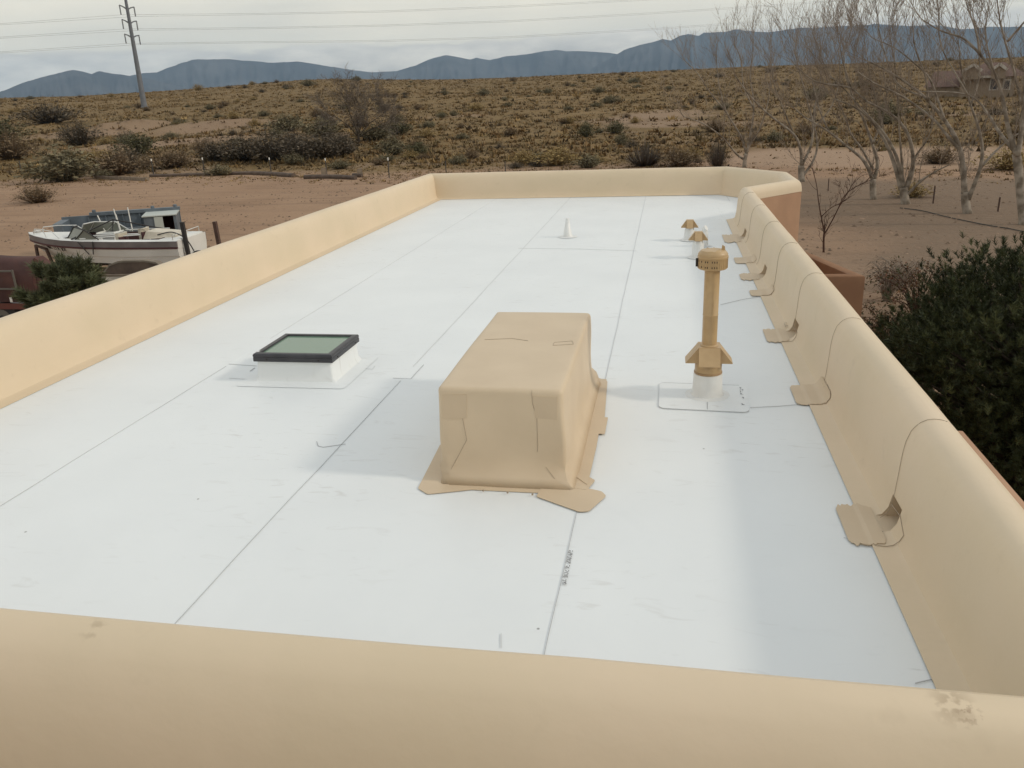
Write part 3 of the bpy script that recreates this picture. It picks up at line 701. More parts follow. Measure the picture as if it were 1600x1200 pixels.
# the sandy road beyond the row of trees on the right, and the bank there
road = np.clip(1-np.abs(Rr-np.interp(A, np.radians([-3,6,12,18,30]), [66,66,65,64,62]))/ (9+5*fbm(GX/9., GY/9., 3)), 0, 1)*np.clip((A-math.radians(2))/math.radians(5), 0, 1)
zone = zone*(1-np.clip(road*2.5, 0, 1))
dark_yard = np.clip((GX-2)/6+2*fbm(GX/5., GY/5., 3), 0, 1)*np.clip((52+3*fbm(GX/3., GY/3., 3)-Rr)/2.5, 0, 1)*.8  # mask that darkens the yard toward the right
bare = np.zeros_like(GX)
for bx_, by_, hl, hw, hh, ang in BERMS:
    u = (GX-bx_)*math.cos(ang)+(GY-by_)*math.sin(ang); v_ = -(GX-bx_)*math.sin(ang)+(GY-by_)*math.cos(ang)
    bare = np.maximum(bare, np.exp(-(u/(hl*1.05))**4)*np.exp(-((v_+hw*.3)/(hw*.6))**2))
bare = np.maximum(bare, .85*np.clip((fbm(GX/16.+9, GY/9.+4, 4)-.04)*7, 0, 1)*np.clip((150-Rr)/40, 0, 1))
for nm, arr in (('scrub', zone), ('bare', bare), ('turned', dark_yard), ('road', np.clip(road*2.2, 0, 1))):
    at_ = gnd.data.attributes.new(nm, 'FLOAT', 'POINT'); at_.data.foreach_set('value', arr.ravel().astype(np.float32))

# ---- mountains: three ranges, each a ridge with spurs running down toward the plain
def mountain(name, prof, dist, depth, label_seed, mtl):
    azp = np.array([az_el(*p)[0] for p in prof]); elp = np.tan([az_el(*p)[1] for p in prof])
    a0, a1 = azp[0], azp[-1]; na_ = 420; aa = np.linspace(a0, a1, na_)
    crest = H+dist*np.interp(aa, azp, elp); tt = np.concatenate([np.linspace(0,1,26), 1+np.linspace(.06,.7,8)])
    V = []
    for t in tt:
        r_ = dist-depth*(1-t); s = np.where(t <= 1, t, 1-(t-1)*1.1)
        x = r_*np.sin(aa); y = r_*np.cos(aa)
        base = -40.0; k = s**1.15 if t <= 1 else s
        spur = np.abs(fbm(aa*46+label_seed, np.full_like(aa, t*1.2+label_seed), 4))*2
        rough = fbm(aa*160+label_seed, np.full_like(aa, t*5), 4)
        hgt = (crest-base)*k
        z = base+hgt*(1-1.15*spur*(1-t)*t*2*(1 if t <= 1 else 0))+ (crest-base)*.05*rough*(1 if t < .97 else .35)
        V.append(np.stack([x, y, z], 1))
    V = np.concatenate(V); nt_ = len(tt)
    i_, j_ = np.meshgrid(np.arange(nt_-1), np.arange(na_-1), indexing='ij')
    Fq = np.stack([i_*na_+j_, i_*na_+j_+1, (i_+1)*na_+j_+1, (i_+1)*na_+j_], -1).reshape(-1,4)
    o = obj(name, V, Fq, mtl, None, True); o['kind'] = 'structure'; return o
mmat = mat('mountain_rock', (.115,.12,.13), rough=1, spec=0, col2=(.07,.078,.09), nscale=.0016, ndet=8)
mountain('mountain', [(-260,190),(-100,170),(-20,150),(10,140),(40,128),(75,118),(100,112),(115,109),(130,112),(143,116),(155,111),(175,115),(200,118),(230,122),(300,140),(420,190)], 8200, 2600, 3.1, mmat)
mountain('mountain', [(60,190),(120,158),(160,138),(185,126),(205,118),(225,114),(245,113),(262,106),(285,98),(302,93),(330,93),(355,92),(385,95),(400,96),(425,98),(445,97),(466,96),(485,99),(510,103),(540,108),(580,113),(620,111),(650,102),(672,92),(697,86),(715,89),(735,93),(744,90),(765,94),(790,88),(830,84),(850,80),(868,78),(885,80),(905,80),(930,81),(955,83),(990,90),(1100,140)], 9600, 2600, 7.7, mmat)
mountain('mountain', [(860,150),(900,122),(930,104),(950,93),(975,78),(1000,70),(1020,66),(1035,61),(1048,63),(1062,56),(1075,53),(1092,56),(1100,51),(1130,50),(1150,46),(1165,48),(1200,50),(1225,47),(1250,43),(1270,44),(1290,42),(1320,40),(1350,39),(1368,37),(1390,39),(1420,41),(1450,39),(1480,41),(1500,46),(1520,45),(1545,42),(1580,42),(1610,42),(1700,40),(1800,44),(1950,60)], 8800, 2800, 12.3, mmat)

# ================================================================== DESERT PLANTS
def set_cols(o, cols, per):          # one colour per blade, spread over its corners
    ca = o.data.color_attributes.new('tint', 'FLOAT_COLOR', 'POINT')
    c = np.repeat(np.c_[cols, np.ones(len(cols))], per, axis=0).astype(np.float32); ca.data.foreach_set('color', c.ravel())
plant_mat = mat('dry_plant', (1,1,1), rough=.9, spec=.1, attr='tint')
# dry grass: tufts of blades spread over the slope
def grass(n, seed):
    g = np.random.RandomState(seed); az = np.radians(g.uniform(-50, 30, n)); u = g.rand(n)
    r0_ = np.interp(az, YA, YR); r_ = r0_*np.exp(u*np.log(470/r0_)) if False else r0_-2.5*g.rand(n)**2*3+(RIDGE-r0_)*(u**1.7)
    x = r_*np.sin(az); y = r_*np.cos(az)
    rd = np.interp(az, np.radians([-3,6,12,18,30]), [66,66,65,64,62])
    keep = (fbm(x/11., y/11., 4)+.4*fbm(x/60., y/60., 3) > -.27+.20*g.rand(n)-.06)
    keep &= ~((np.abs(r_-rd) < 8) & (az > math.radians(4)) & (g.rand(n) < .93))
    x, y, r_ = x[keep], y[keep], r_[keep]; n = len(x); z = terrain(x, y)
    pat = fbm(x/30.+3, y/30.+8, 3); NB = 7
    pal = np.array([[.210,.145,.066],[.172,.116,.053],[.124,.084,.042],[.104,.077,.039],[.068,.050,.031],[.158,.102,.050]])
    pick = np.clip((g.rand(n)*.75+.25+pat*1.4)*6, 0, 5.99).astype(int); pick = np.where(g.rand(n) < .3, g.randint(0, 6, n), pick)
    col = pal[pick]*1.4*g.uniform(.75, 1.2, (n,1))
    size = np.minimum(g.gamma(1.9, .13, n)+.09, .75)*np.clip((r_-np.interp(np.arctan2(x,y), YA, YR))/10, .35, 1); size *= (1+np.clip((r_-120)/260, 0, 1)*.45); wid = size*g.uniform(1.5, 2.6, n); size = size*g.uniform(.5, .8, n)
    col = col*(1-np.clip((r_-170)/160, 0, 1)[:,None])+np.array([.215,.146,.068])*np.clip((r_-170)/160, 0, 1)[:,None]*g.uniform(.8,1.15,(n,1))
    # 3-corner blades leaning outward
    th = g.rand(n, NB)*2*np.pi; lean = g.uniform(.0, 1.0, (n, NB)); bw = g.uniform(.22, .45, (n, NB))*size[:,None]
    ht = size[:,None]*g.uniform(.6, 1.1, (n, NB))
    cx_, cy_ = np.cos(th), np.sin(th); ph = th+np.pi/2+g.uniform(-.7, .7, (n, NB))
    bx_ = x[:,None]+cx_*wid[:,None]*.24; by_ = y[:,None]+cy_*wid[:,None]*.24
    p0 = np.stack([bx_-np.cos(ph)*bw, by_-np.sin(ph)*bw, np.broadcast_to(z[:,None]-.04, bx_.shape)], -1)
    p1 = np.stack([bx_+np.cos(ph)*bw, by_+np.sin(ph)*bw, np.broadcast_to(z[:,None]-.04, bx_.shape)], -1)
    p2 = np.stack([bx_+cx_*lean*wid[:,None]*.55, by_+cy_*lean*wid[:,None]*.55, z[:,None]+ht*(1.1-.5*lean)], -1)
    V = np.stack([p0, p1, p2], 2).reshape(-1, 3); Fq = np.arange(len(V)).reshape(-1, 3)
    o = obj('grass', V, Fq, plant_mat); set_cols(o, np.repeat(col, NB, 0)*g.uniform(.8,1.15,(n*NB,1)), 3); o['kind'] = 'stuff'
    o['label'] = 'dry brown grass tufts covering the desert slope'; o['category'] = 'grass'
grass(58000, 3)
# loose stones and clods over the yard
def clods(n, seed):
    g = np.random.RandomState(seed); az = np.radians(g.uniform(-50, 26, n)); r_ = 17+46*g.rand(n)**.7; x = r_*np.sin(az); y = r_*np.cos(az)
    k = (fbm(x/4., y/4., 3) > -.02); k &= ~((x > -6.2) & (x < 4.2) & (y < 19.8)); x, y = x[k], y[k]; n = len(x); z = terrain(x, y); s = np.minimum(g.gamma(1.6, .022, n)+.016, .085)
    o8 = np.array([[1,0,0],[0,1,0],[-1,0,0],[0,-1,0],[0,0,.75]]); V = (np.stack([x,y,z],1)[:,None,:]+o8[None]*s[:,None,None]*g.uniform(.6,1.3,(n,5,1))).reshape(-1,3)
    b = (np.arange(n)*5)[:,None]; Fq = np.concatenate([b+np.array([[0,1,4]]), b+np.array([[1,2,4]]), b+np.array([[2,3,4]]), b+np.array([[3,0,4]])])
    o = obj('gravel', V, Fq, plant_mat); set_cols(o, np.array([.27,.19,.135])*g.uniform(.45,1.15,(n,1)), 5); o['kind'] = 'stuff'; o['label'] = 'loose stones and clods scattered over the sandy yard'; o['category'] = 'gravel'
clods(9000, 6)
# shrubs: twigs fanning up from the root plus flecks of leaf at their ends; unit size, scaled when placed
def shrub_mesh(kind, seed):
    g = np.random.RandomState(seed)
    P = dict(sage=(150,1500,[.180,.155,.095],[.12,.105,.07],.050), dark=(260,900,[.125,.102,.075],[.09,.074,.056],.040), dry=(260,900,[.20,.145,.09],[.15,.108,.07],.036),
             green=(120,1400,[.112,.103,.058],[.075,.07,.043],.048), gold=(160,1100,[.31,.225,.10],[.21,.15,.07],.040), twig=(420,150,[.15,.125,.10],[.11,.09,.074],.025))[kind]
    nt_, nl, c0, c1, ls = P; V = []; C = []
    a = g.rand(nt_)*2*np.pi; rad = np.sqrt(g.rand(nt_)); hgt = (1-.55*rad**2)*g.uniform(.55,1.05,nt_)
    lob = 1+.28*np.sin(a*3+g.rand()*6)+.16*np.sin(a*5+g.rand()*6)
    tip = np.stack([np.cos(a)*rad*.5*lob, np.sin(a)*rad*.5*lob, hgt*(1+.15*np.sin(a*4))], 1)
    root = np.stack([np.cos(a)*.06, np.sin(a)*.06, np.zeros(nt_)-.02], 1); mid = root*.45+tip*.55; mid[:,2] *= .88; mid[:, :2] *= 1.12
    side = np.stack([-np.sin(a), np.cos(a), np.zeros(nt_)], 1)
    for p, q, w0, w1 in ((root, mid, .006,.0045), (mid, tip, .0045,.0015)):
        V.append(np.stack([p-side*w0, p+side*w0, q+side*w1, q-side*w1], 1).reshape(-1,3)); C.append(np.array(c1)*g.uniform(.7,1.1,(nt_,1)))
    k = g.randint(0, nt_, nl); t = g.beta(3,1.3,nl)[:,None]; c = root[k]*(1-t)+tip[k]*t+g.normal(0,.055,(nl,3))*np.array([1,1,.8]); c[:,2] = np.abs(c[:,2])
    d1 = g.normal(size=(nl,3)); d1 /= np.linalg.norm(d1,axis=1)[:,None]; d2 = np.cross(d1, g.normal(size=(nl,3))); d2 /= np.linalg.norm(d2,axis=1)[:,None]
    s = ls*g.uniform(.5,1.2,(nl,1)); V.append(np.stack([c-d1*s, c+d2*s*.45, c+d1*s, c-d2*s*.45], 1).reshape(-1,3)); C.append(np.array(c0)*g.uniform(.65,1.3,(nl,1)))
    V = np.concatenate(V); o = obj('shrub_source', V, np.arange(len(V)).reshape(-1,4), plant_mat); set_cols(o, np.concatenate(C), 4)
    me = o.data; me.name = 'shrub_'+kind; bpy.data.objects.remove(o); return me
SH = {k: [shrub_mesh(k, 40+7*i+j) for j in range(3)] for i, k in enumerate(('sage','dark','dry','green','gold','twig'))}
def shrub(p, wd, ht, kind, label, group=None, name='desert_shrub', cat='shrub'):
    me = SH[kind][rnd.randrange(3)]; o = bpy.data.objects.new(name, me); COL.objects.link(o)
    o.location = (p[0], p[1], float(terrain(p[0], p[1]))-.03); o.scale = (wd, wd, ht); o.rotation_euler = (0,0,rnd.uniform(0,6.28))
    return tag(o, label, cat, group)
def shrub_px(px, py, wpx, hpx, kind, label, group=None, **k):
    p = ground(px, py); s = p.length/F_PX; p = p+Vector((p.x, p.y, 0)).normalized()*wpx*s*.3
    return shrub(p, wpx*s*1.02, hpx*s*1.0, kind, label, group, **k)
shrub_px(100,286,98,54,'sage','big rounded sage green bush at the yard edge beside the pale log')
shrub_px(188,275,100,40,'dry','wide brown dead looking bush behind the pale log')
shrub_px(60,319,64,29,'dry','lone dry round bush on the bare sand behind the boat')
shrub_px(125,229,62,40,'dark','dark spiky bush standing alone below the sandy banks')
shrub_px(218,244,56,34,'green','olive green bush between the sandy bank and the fence line')
shrub_px(150,256,50,22,'gold','low golden bush between the sage bush and the fence post')
THK = 'dark leafless shrubs of the thicket behind the fence'
for px, py, w_, h_ in ((338,254,62,34),(378,255,84,48),(425,256,92,52),(470,255,84,48),(512,250,74,46),(455,238,70,30),(540,244,52,34)):
    shrub_px(px, py, w_, h_, 'dark', 'dark leafless shrub in the thicket between the fence and the mesquite', THK)
shrub_px(78,194,90,32,'dark','wide dark shrub on the slope left of the pylon foot')
shrub_px(8,224,56,36,'green','green bush below the dark shrub where the slope meets the flat')
shrub_px(18,252,80,44,'dry','tangle of brown brush beside the big sage bush')
shrub_px(655,246,34,26,'green','small dark green bush on the sand beyond the house end')
shrub_px(737,250,34,20,'dry','small greyish bush near the pale wash')
shrub_px(915,216,30,26,'green','upright dark green bush among the tan grass of the mid slope')
shrub_px(962,210,34,20,'green','pair leaning green bush next to the upright one on the slope')
shrub_px(972,228,28,20,'sage','small grey green bush below the leaning green one')
shrub_px(1008,262,96,36,'twig','leafless twiggy thicket rising behind the far parapet')
shrub_px(1062,262,76,32,'dry','brown brush joined to the leafless thicket behind the parapet')
shrub_px(1122,262,46,44,'twig','tall grey twiggy bush at the foot of the first bare tree')
shrub_px(1425,310,62,24,'gold','golden dry bush around the trunk of the forked tree')
shrub_px(1570,268,80,34,'gold','wide golden brown bush beside the sandy road')
shrub_px(1465,258,70,26,'dry','rust brown low brush beside the sandy road')
shrub_px(620,212,60,22,'green','dark low bushes beside the bare mesquite')
shrub_px(505,215,60,34,'sage','grey bush left of the bare mesquite')
shrub_px(590,222,60,26,'sage','grey bush at the right foot of the bare mesquite')
# the rest of the slope: countable bushes too alike to tell apart, by kind
kinds = [('sage','small grey green desert bush scattered over the brown slope','grey green bushes scattered over the slope'),
         ('dark','small blackish desert bush scattered over the brown slope','blackish bushes scattered over the slope'),
         ('dry','small brown dry bush scattered over the grassy slope','brown dry bushes scattered over the slope'),
         ('gold','small golden dry bush scattered over the grassy slope','golden bushes scattered over the slope')]
g = np.random.RandomState(21); cnt = 0
while cnt < 270:
    az = math.radians(g.uniform(-46, 25)); r_ = float(np.interp(az, YA, YR))+2+390*g.rand()**1.7
    x, y = r_*math.sin(az), r_*math.cos(az); rd = float(np.interp(az, np.radians([-3,6,12,18,30]), [66,66,65,64,62]))
    if az > math.radians(4) and abs(r_-rd) < 9: continue
    k = g.choice(4, p=[.34,.22,.28,.16]); s = (.6+g.gamma(2., .38))*(1+r_/600)
    shrub((x,y), s*1.35, s*g.uniform(.5,.75), *kinds[k]); cnt += 1
# ================================================================== BARE TREES
bark = mat('pale_bark', (.33,.285,.235), rough=.95, spec=.1, col2=(.16,.13,.10), nscale=3.2, lo=.40, hi=.62, bump=.5, bscale=9, bdist=.03)
twigm = mat('twig_bark', (.31,.255,.205), rough=.95, spec=.1, col2=(.225,.183,.145), nscale=1.2)
darkbark = mat('dark_bark', (.055,.043,.034), rough=.95, spec=.1, col2=(.085,.068,.052), nscale=3)
redbark = mat('red_brown_bark', (.085,.045,.032), rough=.9, spec=.1, col2=(.06,.034,.026), nscale=5)
def smooth_path(P, n=4):
    Q = []
    for i in range(len(P)-1):
        a, b, c, d = P[max(i-1,0)], P[i], P[i+1], P[min(i+2,len(P)-1)]
        for k in range(n):
            t = k/n; Q.append(((2*b)+(c-a)*t+(2*a-5*b+4*c-d)*t*t+(3*b-a-3*c+d)*t**3)*.5)
    Q.append(P[-1]); return Q
def bare_tree(label, base, limbs, group, seed, twig_len=1.0, dens=1.0, mats=None, minr=.007, up=.75, name='bare_tree', lvl2=True):
    r_ = random.Random(seed); p0 = ground(*base); n = Vector((p0.x, p0.y, 0)).normalized(); t = empty(name, p0); tag(t, label, 'tree', group)
    mb = MB(); tw = MB(); scale = (p0-Vector((0,0,H))).length/F_PX
    mt = mats or (bark, twigm)
    def grow(p, d, ln, r0, lvl):
        m = 4; Q = [p]; q = p.copy(); dd = d.copy()
        for k in range(m):
            dd = (dd+Vector((r_.gauss(0,.13), r_.gauss(0,.13), r_.gauss(0,.08)+.13*up))).normalized(); q = q+dd*ln/m; Q.append(q.copy())
        tw.tube(Q, [max(minr*.5, r0*(1-.8*k/m)) for k in range(m+1)], 4 if lvl == 1 else 3, caps=False)
        if lvl >= 3: return
        for k in range(1, m+1):
            for s in range(2 if lvl == 1 else 2):
                if r_.random() > (.74 if lvl == 1 else .58)*dens: continue
                a = (Q[k]-Q[k-1]).normalized(); side = a.cross(Vector((r_.gauss(0,1), r_.gauss(0,1), r_.gauss(0,1)))).normalized()
                nd = (a*.75+side*.7+Vector((0,0,up*.55))).normalized(); grow(Q[k]+Vector(), nd, ln*r_.uniform(.38,.62), max(minr, r0*.45), lvl+1)
    for wpx, P, in limbs:
        off = 0; sl = r_.uniform(-.32,.32) if len(P) > 3 and wpx[0] < 9 else r_.uniform(-.1,.1); W = []; x0, y0 = P[0]; acc = 0
        for i, (x, y) in enumerate(P):
            if i: acc += math.hypot(x-P[i-1][0], y-P[i-1][1])*scale
            W.append(at_plane(x, y, p0+n*sl*acc, n)-p0)
        W = smooth_path(W); m = len(W)
        rad = [max(.012, .36*scale*(wpx[0]+(wpx[1]-wpx[0])*(i/(m-1))**.8)) for i in range(m)]
        if P[0] == base: W[0] = W[0]-Vector((0,0,.15)); rad[0] *= 1.35
        mb.tube(W, rad, 8)
        tot = sum((W[i+1]-W[i]).length for i in range(m-1)); nsub = int(max(3, tot*1.5*dens))
        if wpx[0] >= 12: nsub = 0
        for s in range(nsub):
            f = .28+.72*(s+r_.random())/nsub; i = min(m-2, int(f*(m-1))); a = (W[i+1]-W[i]).normalized()
            side = a.cross(Vector((r_.gauss(0,1), r_.gauss(0,1), r_.gauss(0,1)))).normalized()
            d = (a*.55+side*.55+Vector((-.12,0,up))).normalized(); grow(W[i].lerp(W[i+1], r_.random()), d, twig_len*r_.uniform(.7,1.6)*(1.25-.5*f), max(minr*1.5, min(.022, rad[i]*.35)), 1)
        e = (W[-1]-W[-2]).normalized()
        for s in range(3): grow(W[-1], (e+Vector((r_.gauss(0,.35), r_.gauss(0,.35), .35+r_.gauss(0,.2)))).normalized(), twig_len*r_.uniform(.9,1.6), max(minr*1.5, min(.022, rad[-1]*.7)), 1)
    mb.build('trunk', mt[0], t, True, None); tw.build('crown', mt[1], t)
    return t
GT = 'bare trees in a row beyond the house'
bare_tree('leafless tree with thin dark forked stems rising behind the far parapet', (1163,262), [
    ((9,7),[(1163,262),(1164,250),(1166,240)]), ((6,1.5),[(1166,240),(1172,215),(1178,165),(1172,120),(1176,85)]), ((5,1.5),[(1166,240),(1157,212),(1135,175),(1124,135),(1120,100)]),
    ((5,1.5),[(1164,250),(1150,240),(1128,214),(1098,193),(1068,182)]), ((3.5,1.2),[(1135,175),(1112,148),(1090,115),(1070,95)]), ((4,1.3),[(1168,232),(1185,205),(1200,160),(1205,110)]), ((3.5,1.2),[(1178,170),(1162,135),(1158,95),(1148,70)])], GT, 1, 1.5)
bare_tree('leafless tree with a low fork just past the end of the bay parapet', (1253,284), [
    ((13,12),[(1253,284),(1252,270),(1252,258)]), ((7,2),[(1252,258),(1251,235),(1240,210),(1200,178),(1172,150),(1150,120)]), ((6,1.6),[(1253,258),(1267,228),(1270,195),(1262,160),(1250,115),(1242,80)]),
    ((6,1.6),[(1254,275),(1270,253),(1277,225),(1271,180),(1282,130),(1280,85)]), ((4,1.3),[(1240,210),(1226,175),(1212,140),(1205,100)]), ((3.5,1.2),[(1272,200),(1300,165),(1312,120),(1310,80)])], GT, 2, 1.6)
bare_tree('leafless tree with whitewashed trunk and one long limb reaching left', (1365,312), [
    ((13,12),[(1365,312),(1364,298),(1364,280)]), ((8,2),[(1364,282),(1356,262),(1345,246),(1325,230),(1295,206),(1262,186),(1244,172)]), ((8,1.6),[(1366,280),(1371,255),(1363,225),(1350,188),(1338,165),(1322,120),(1318,80)]),
    ((5,1.4),[(1365,265),(1346,232),(1330,210),(1320,180),(1300,140)]), ((4,1.3),[(1363,225),(1378,190),(1385,150),(1380,105)]), ((3.5,1.2),[(1295,206),(1280,170),(1270,130),(1262,95)])], GT, 3, 1.5)
bare_tree('leafless tree with many whitish limbs fanning out from a short trunk', (1415,319), [
    ((17,15),[(1415,319),(1413,305),(1412,293)]), ((9,2),[(1408,296),(1396,252),(1380,216),(1355,182),(1330,165),(1304,155)]), ((8,1.8),[(1412,294),(1403,252),(1390,222),(1372,197),(1348,172),(1320,140),(1295,118)]),
    ((9,1.6),[(1416,296),(1426,265),(1425,232),(1416,205),(1394,180),(1352,157),(1327,137),(1276,128),(1245,105)]), ((7,1.6),[(1418,304),(1440,282),(1462,268),(1484,257)]), ((5,1.4),[(1416,288),(1430,246),(1446,222),(1457,195),(1462,150)]),
    ((5,1.3),[(1411,285),(1408,240),(1405,200),(1403,155),(1398,100),(1390,55)]), ((4,1.2),[(1380,216),(1372,170),(1360,120),(1352,70)]), ((4,1.2),[(1330,137),(1318,100),(1312,70)])], GT, 4, 1.5)
bare_tree('tall leafless tree with thick white trunk split near the ground by the fence posts', (1512,334), [
    ((17,15),[(1512,334),(1509,318),(1508,300)]), ((12,2),[(1507,302),(1505,262),(1497,224),(1476,188),(1450,157),(1420,132),(1378,106),(1354,95)]), ((7,1.6),[(1498,232),(1480,212),(1458,186),(1412,152),(1366,130),(1340,112)]),
    ((9,1.8),[(1513,312),(1530,268),(1535,236),(1529,200),(1517,165),(1504,120),(1498,70)]), ((6,1.8),[(1532,262),(1555,237),(1582,214),(1600,206)]), ((5,1.4),[(1476,188),(1466,158),(1452,122),(1430,100),(1398,75),(1364,60)]),
    ((4.5,1.3),[(1450,157),(1446,120),(1430,75),(1425,30)]), ((4,1.2),[(1517,165),(1530,120),(1528,70),(1520,20)]), ((4,1.2),[(1440,150),(1400,128),(1376,60),(1372,25)])], GT, 5, 1.5)
bare_tree('tallest leafless tree, mottled trunk leaning at the edge of the yard beside the pine', (1600,351), [
    ((18,15),[(1600,351),(1597,320),(1592,270),(1588,240)]), ((9,1.8),[(1588,242),(1576,204),(1568,160),(1556,120),(1532,86),(1505,60),(1470,48),(1440,30)]), ((11,3),[(1590,244),(1598,190),(1602,130),(1606,60),(1610,0)]),
    ((8,2),[(1588,240),(1560,205),(1545,180),(1512,148),(1440,143)]), ((6,1.6),[(1596,160),(1584,110),(1572,70),(1562,30),(1556,-20)]), ((5,1.4),[(1574,65),(1600,35),(1622,10)]), ((4.5,1.3),[(1532,86),(1524,45),(1510,5),(1505,-30)]),
    ((4,1.2),[(1512,148),(1490,110),(1470,70),(1466,20)]), ((4,1.2),[(1556,120),(1540,60),(1545,10)])], GT, 6, 1.6)
bare_tree('leafless dark mesquite tree with a fan of stems on the open slope', (561,224), [
    ((6,4.5),[(561,224),(560,214),(559,204)]), ((3.4,.8),[(559,208),(552,190),(544,172),(538,155)]), ((3.2,.8),[(560,206),(558,185),(556,165)]), ((3.2,.8),[(561,208),(567,186),(574,168),(582,156)]),
    ((2.8,.8),[(562,212),(575,195),(590,184),(602,176)]), ((2.8,.8),[(558,212),(546,198),(530,186),(518,178)]), ((2.4,.8),[(562,214),(580,202),(598,196),(610,192)])], None, 8, 1.5, 1.7, (darkbark, mat('mesquite_twigs', (.17,.14,.115), rough=.95, spec=.1)), .016, .12)
bare_tree('thin leafless reddish sapling next to the brown courtyard wall', (1287,395), [
    ((4.2,3.6),[(1287,395),(1287,375),(1288,362)]), ((3.2,1.0),[(1288,362),(1283,338),(1279,315),(1276,290),(1270,265)]), ((3.0,1.0),[(1288,366),(1300,345),(1310,325),(1318,308),(1332,295),(1352,285)]),
    ((2.0,.8),[(1284,338),(1298,325),(1312,318)]), ((2.0,.8),[(1310,325),(1322,305),(1330,292)])], None, 9, .42, .45, (redbark, redbark), .006, .3)

# ================================================================== PINES AND GARDEN SHRUBS
needle = mat('pine_needles', (1,1,1), rough=.6, spec=.3, attr='tint')
def pine(name, label, c, rad, seed, nclump, ntuft, cols, ndl=22, nlen=.13, nw=.0075, trunk_base=None, squash=1.0, lump=.16):
    g = np.random.RandomState(seed); t = empty(name, (c[0], c[1], G)); tag(t, label, 'tree')
    # clumps over the crown's surface, more of them on top; each clump is a bunch of upright shoots
    d = g.normal(size=(nclump,3)); d[:,2] = np.abs(d[:,2])*1.0-.25; d /= np.linalg.norm(d,axis=1)[:,None]
    rr_ = np.where(g.rand(nclump) < .72, g.uniform(.86,1.04,nclump), g.uniform(.45,.86,nclump))*(1+lump*np.sin(d[:,0]*5+seed)*np.sin(d[:,1]*4+d[:,2]*6))
    C = d*rr_[:,None]*np.array([rad, rad, rad*squash]); k = g.randint(0, nclump, ntuft)
    S = C[k]+g.normal(size=(ntuft,3))*rad*.075; ax = d[k]*.75+np.array([0,0,.75])+g.normal(size=(ntuft,3))*.28; ax /= np.linalg.norm(ax,axis=1)[:,None]
    col = np.array(cols)[g.randint(0, len(cols), nclump)][k]*g.uniform(.75,1.25,(ntuft,1))
    nl = np.repeat(np.arange(ntuft), ndl); N_ = len(nl); A_ = ax[nl]; u = np.cross(A_, g.normal(size=(N_,3))); u /= np.linalg.norm(u,axis=1)[:,None]
    along = g.rand(N_,1)*nlen*1.1; base = S[nl]+A_*along; dirn = A_*g.uniform(.35,1.0,(N_,1))+u*g.uniform(.35,.9,(N_,1)); dirn /= np.linalg.norm(dirn,axis=1)[:,None]
    side = np.cross(dirn, g.normal(size=(N_,3))); side /= np.linalg.norm(side,axis=1)[:,None]; ln = nlen*g.uniform(.7,1.15,(N_,1))
    V = np.stack([base-side*nw, base+side*nw, base+dirn*ln], 1).reshape(-1,3)+np.array([0,0,c[2]-G])
    o = obj('crown', V, np.arange(len(V)).reshape(-1,3), needle, t); set_cols(o, col[nl]*g.uniform(.8,1.2,(N_,1)), 3)
    mb = MB(); top = Vector((0,0,c[2]-G+rad*squash*.6)); mb.tube([(0,0,-.1),(.03,.02,.5),top*.6,top], [rad*.075,rad*.06,rad*.04,rad*.01], 8)
    for i in range(0, nclump, 2):
        e = Vector(C[i])+Vector((0,0,c[2]-G)); z = max(.15, e.z-.35*math.hypot(e.x,e.y)-.1); s = Vector((0,0,min(z, top.z*.95))); m_ = s.lerp(e,.55)-Vector((0,0,.06*rad))
        mb.tube([s,m_,e], [rad*.016,rad*.011,rad*.005], 4, caps=False)
    mb.build('trunk', darkbark, t, True, None); return t
GRN = [(.042,.052,.018),(.054,.064,.022),(.032,.041,.014),(.082,.092,.036),(.036,.045,.017)]
q = at_range(1600,640,10.6)
pine('pine_tree', 'dense dark green rounded pine beside the house wall', (q.x+.25,q.y+.2,-1.72), 1.95, 5, 1000, 15000, GRN, 26, .072, .0048, squash=1.02)
q = at_range(106,470,16.0)
pine('pine_tree', 'young loose pale green pine between the house and the covered trailer', (q.x,q.y,q.z), .50, 9, 60, 900, [(.10,.115,.055),(.13,.14,.07),(.08,.09,.045)], 24, .13, .008, squash=1.15, lump=.34)
leafm = mat('rust_leaves', (1,1,1), rough=.7, spec=.25, attr='tint')
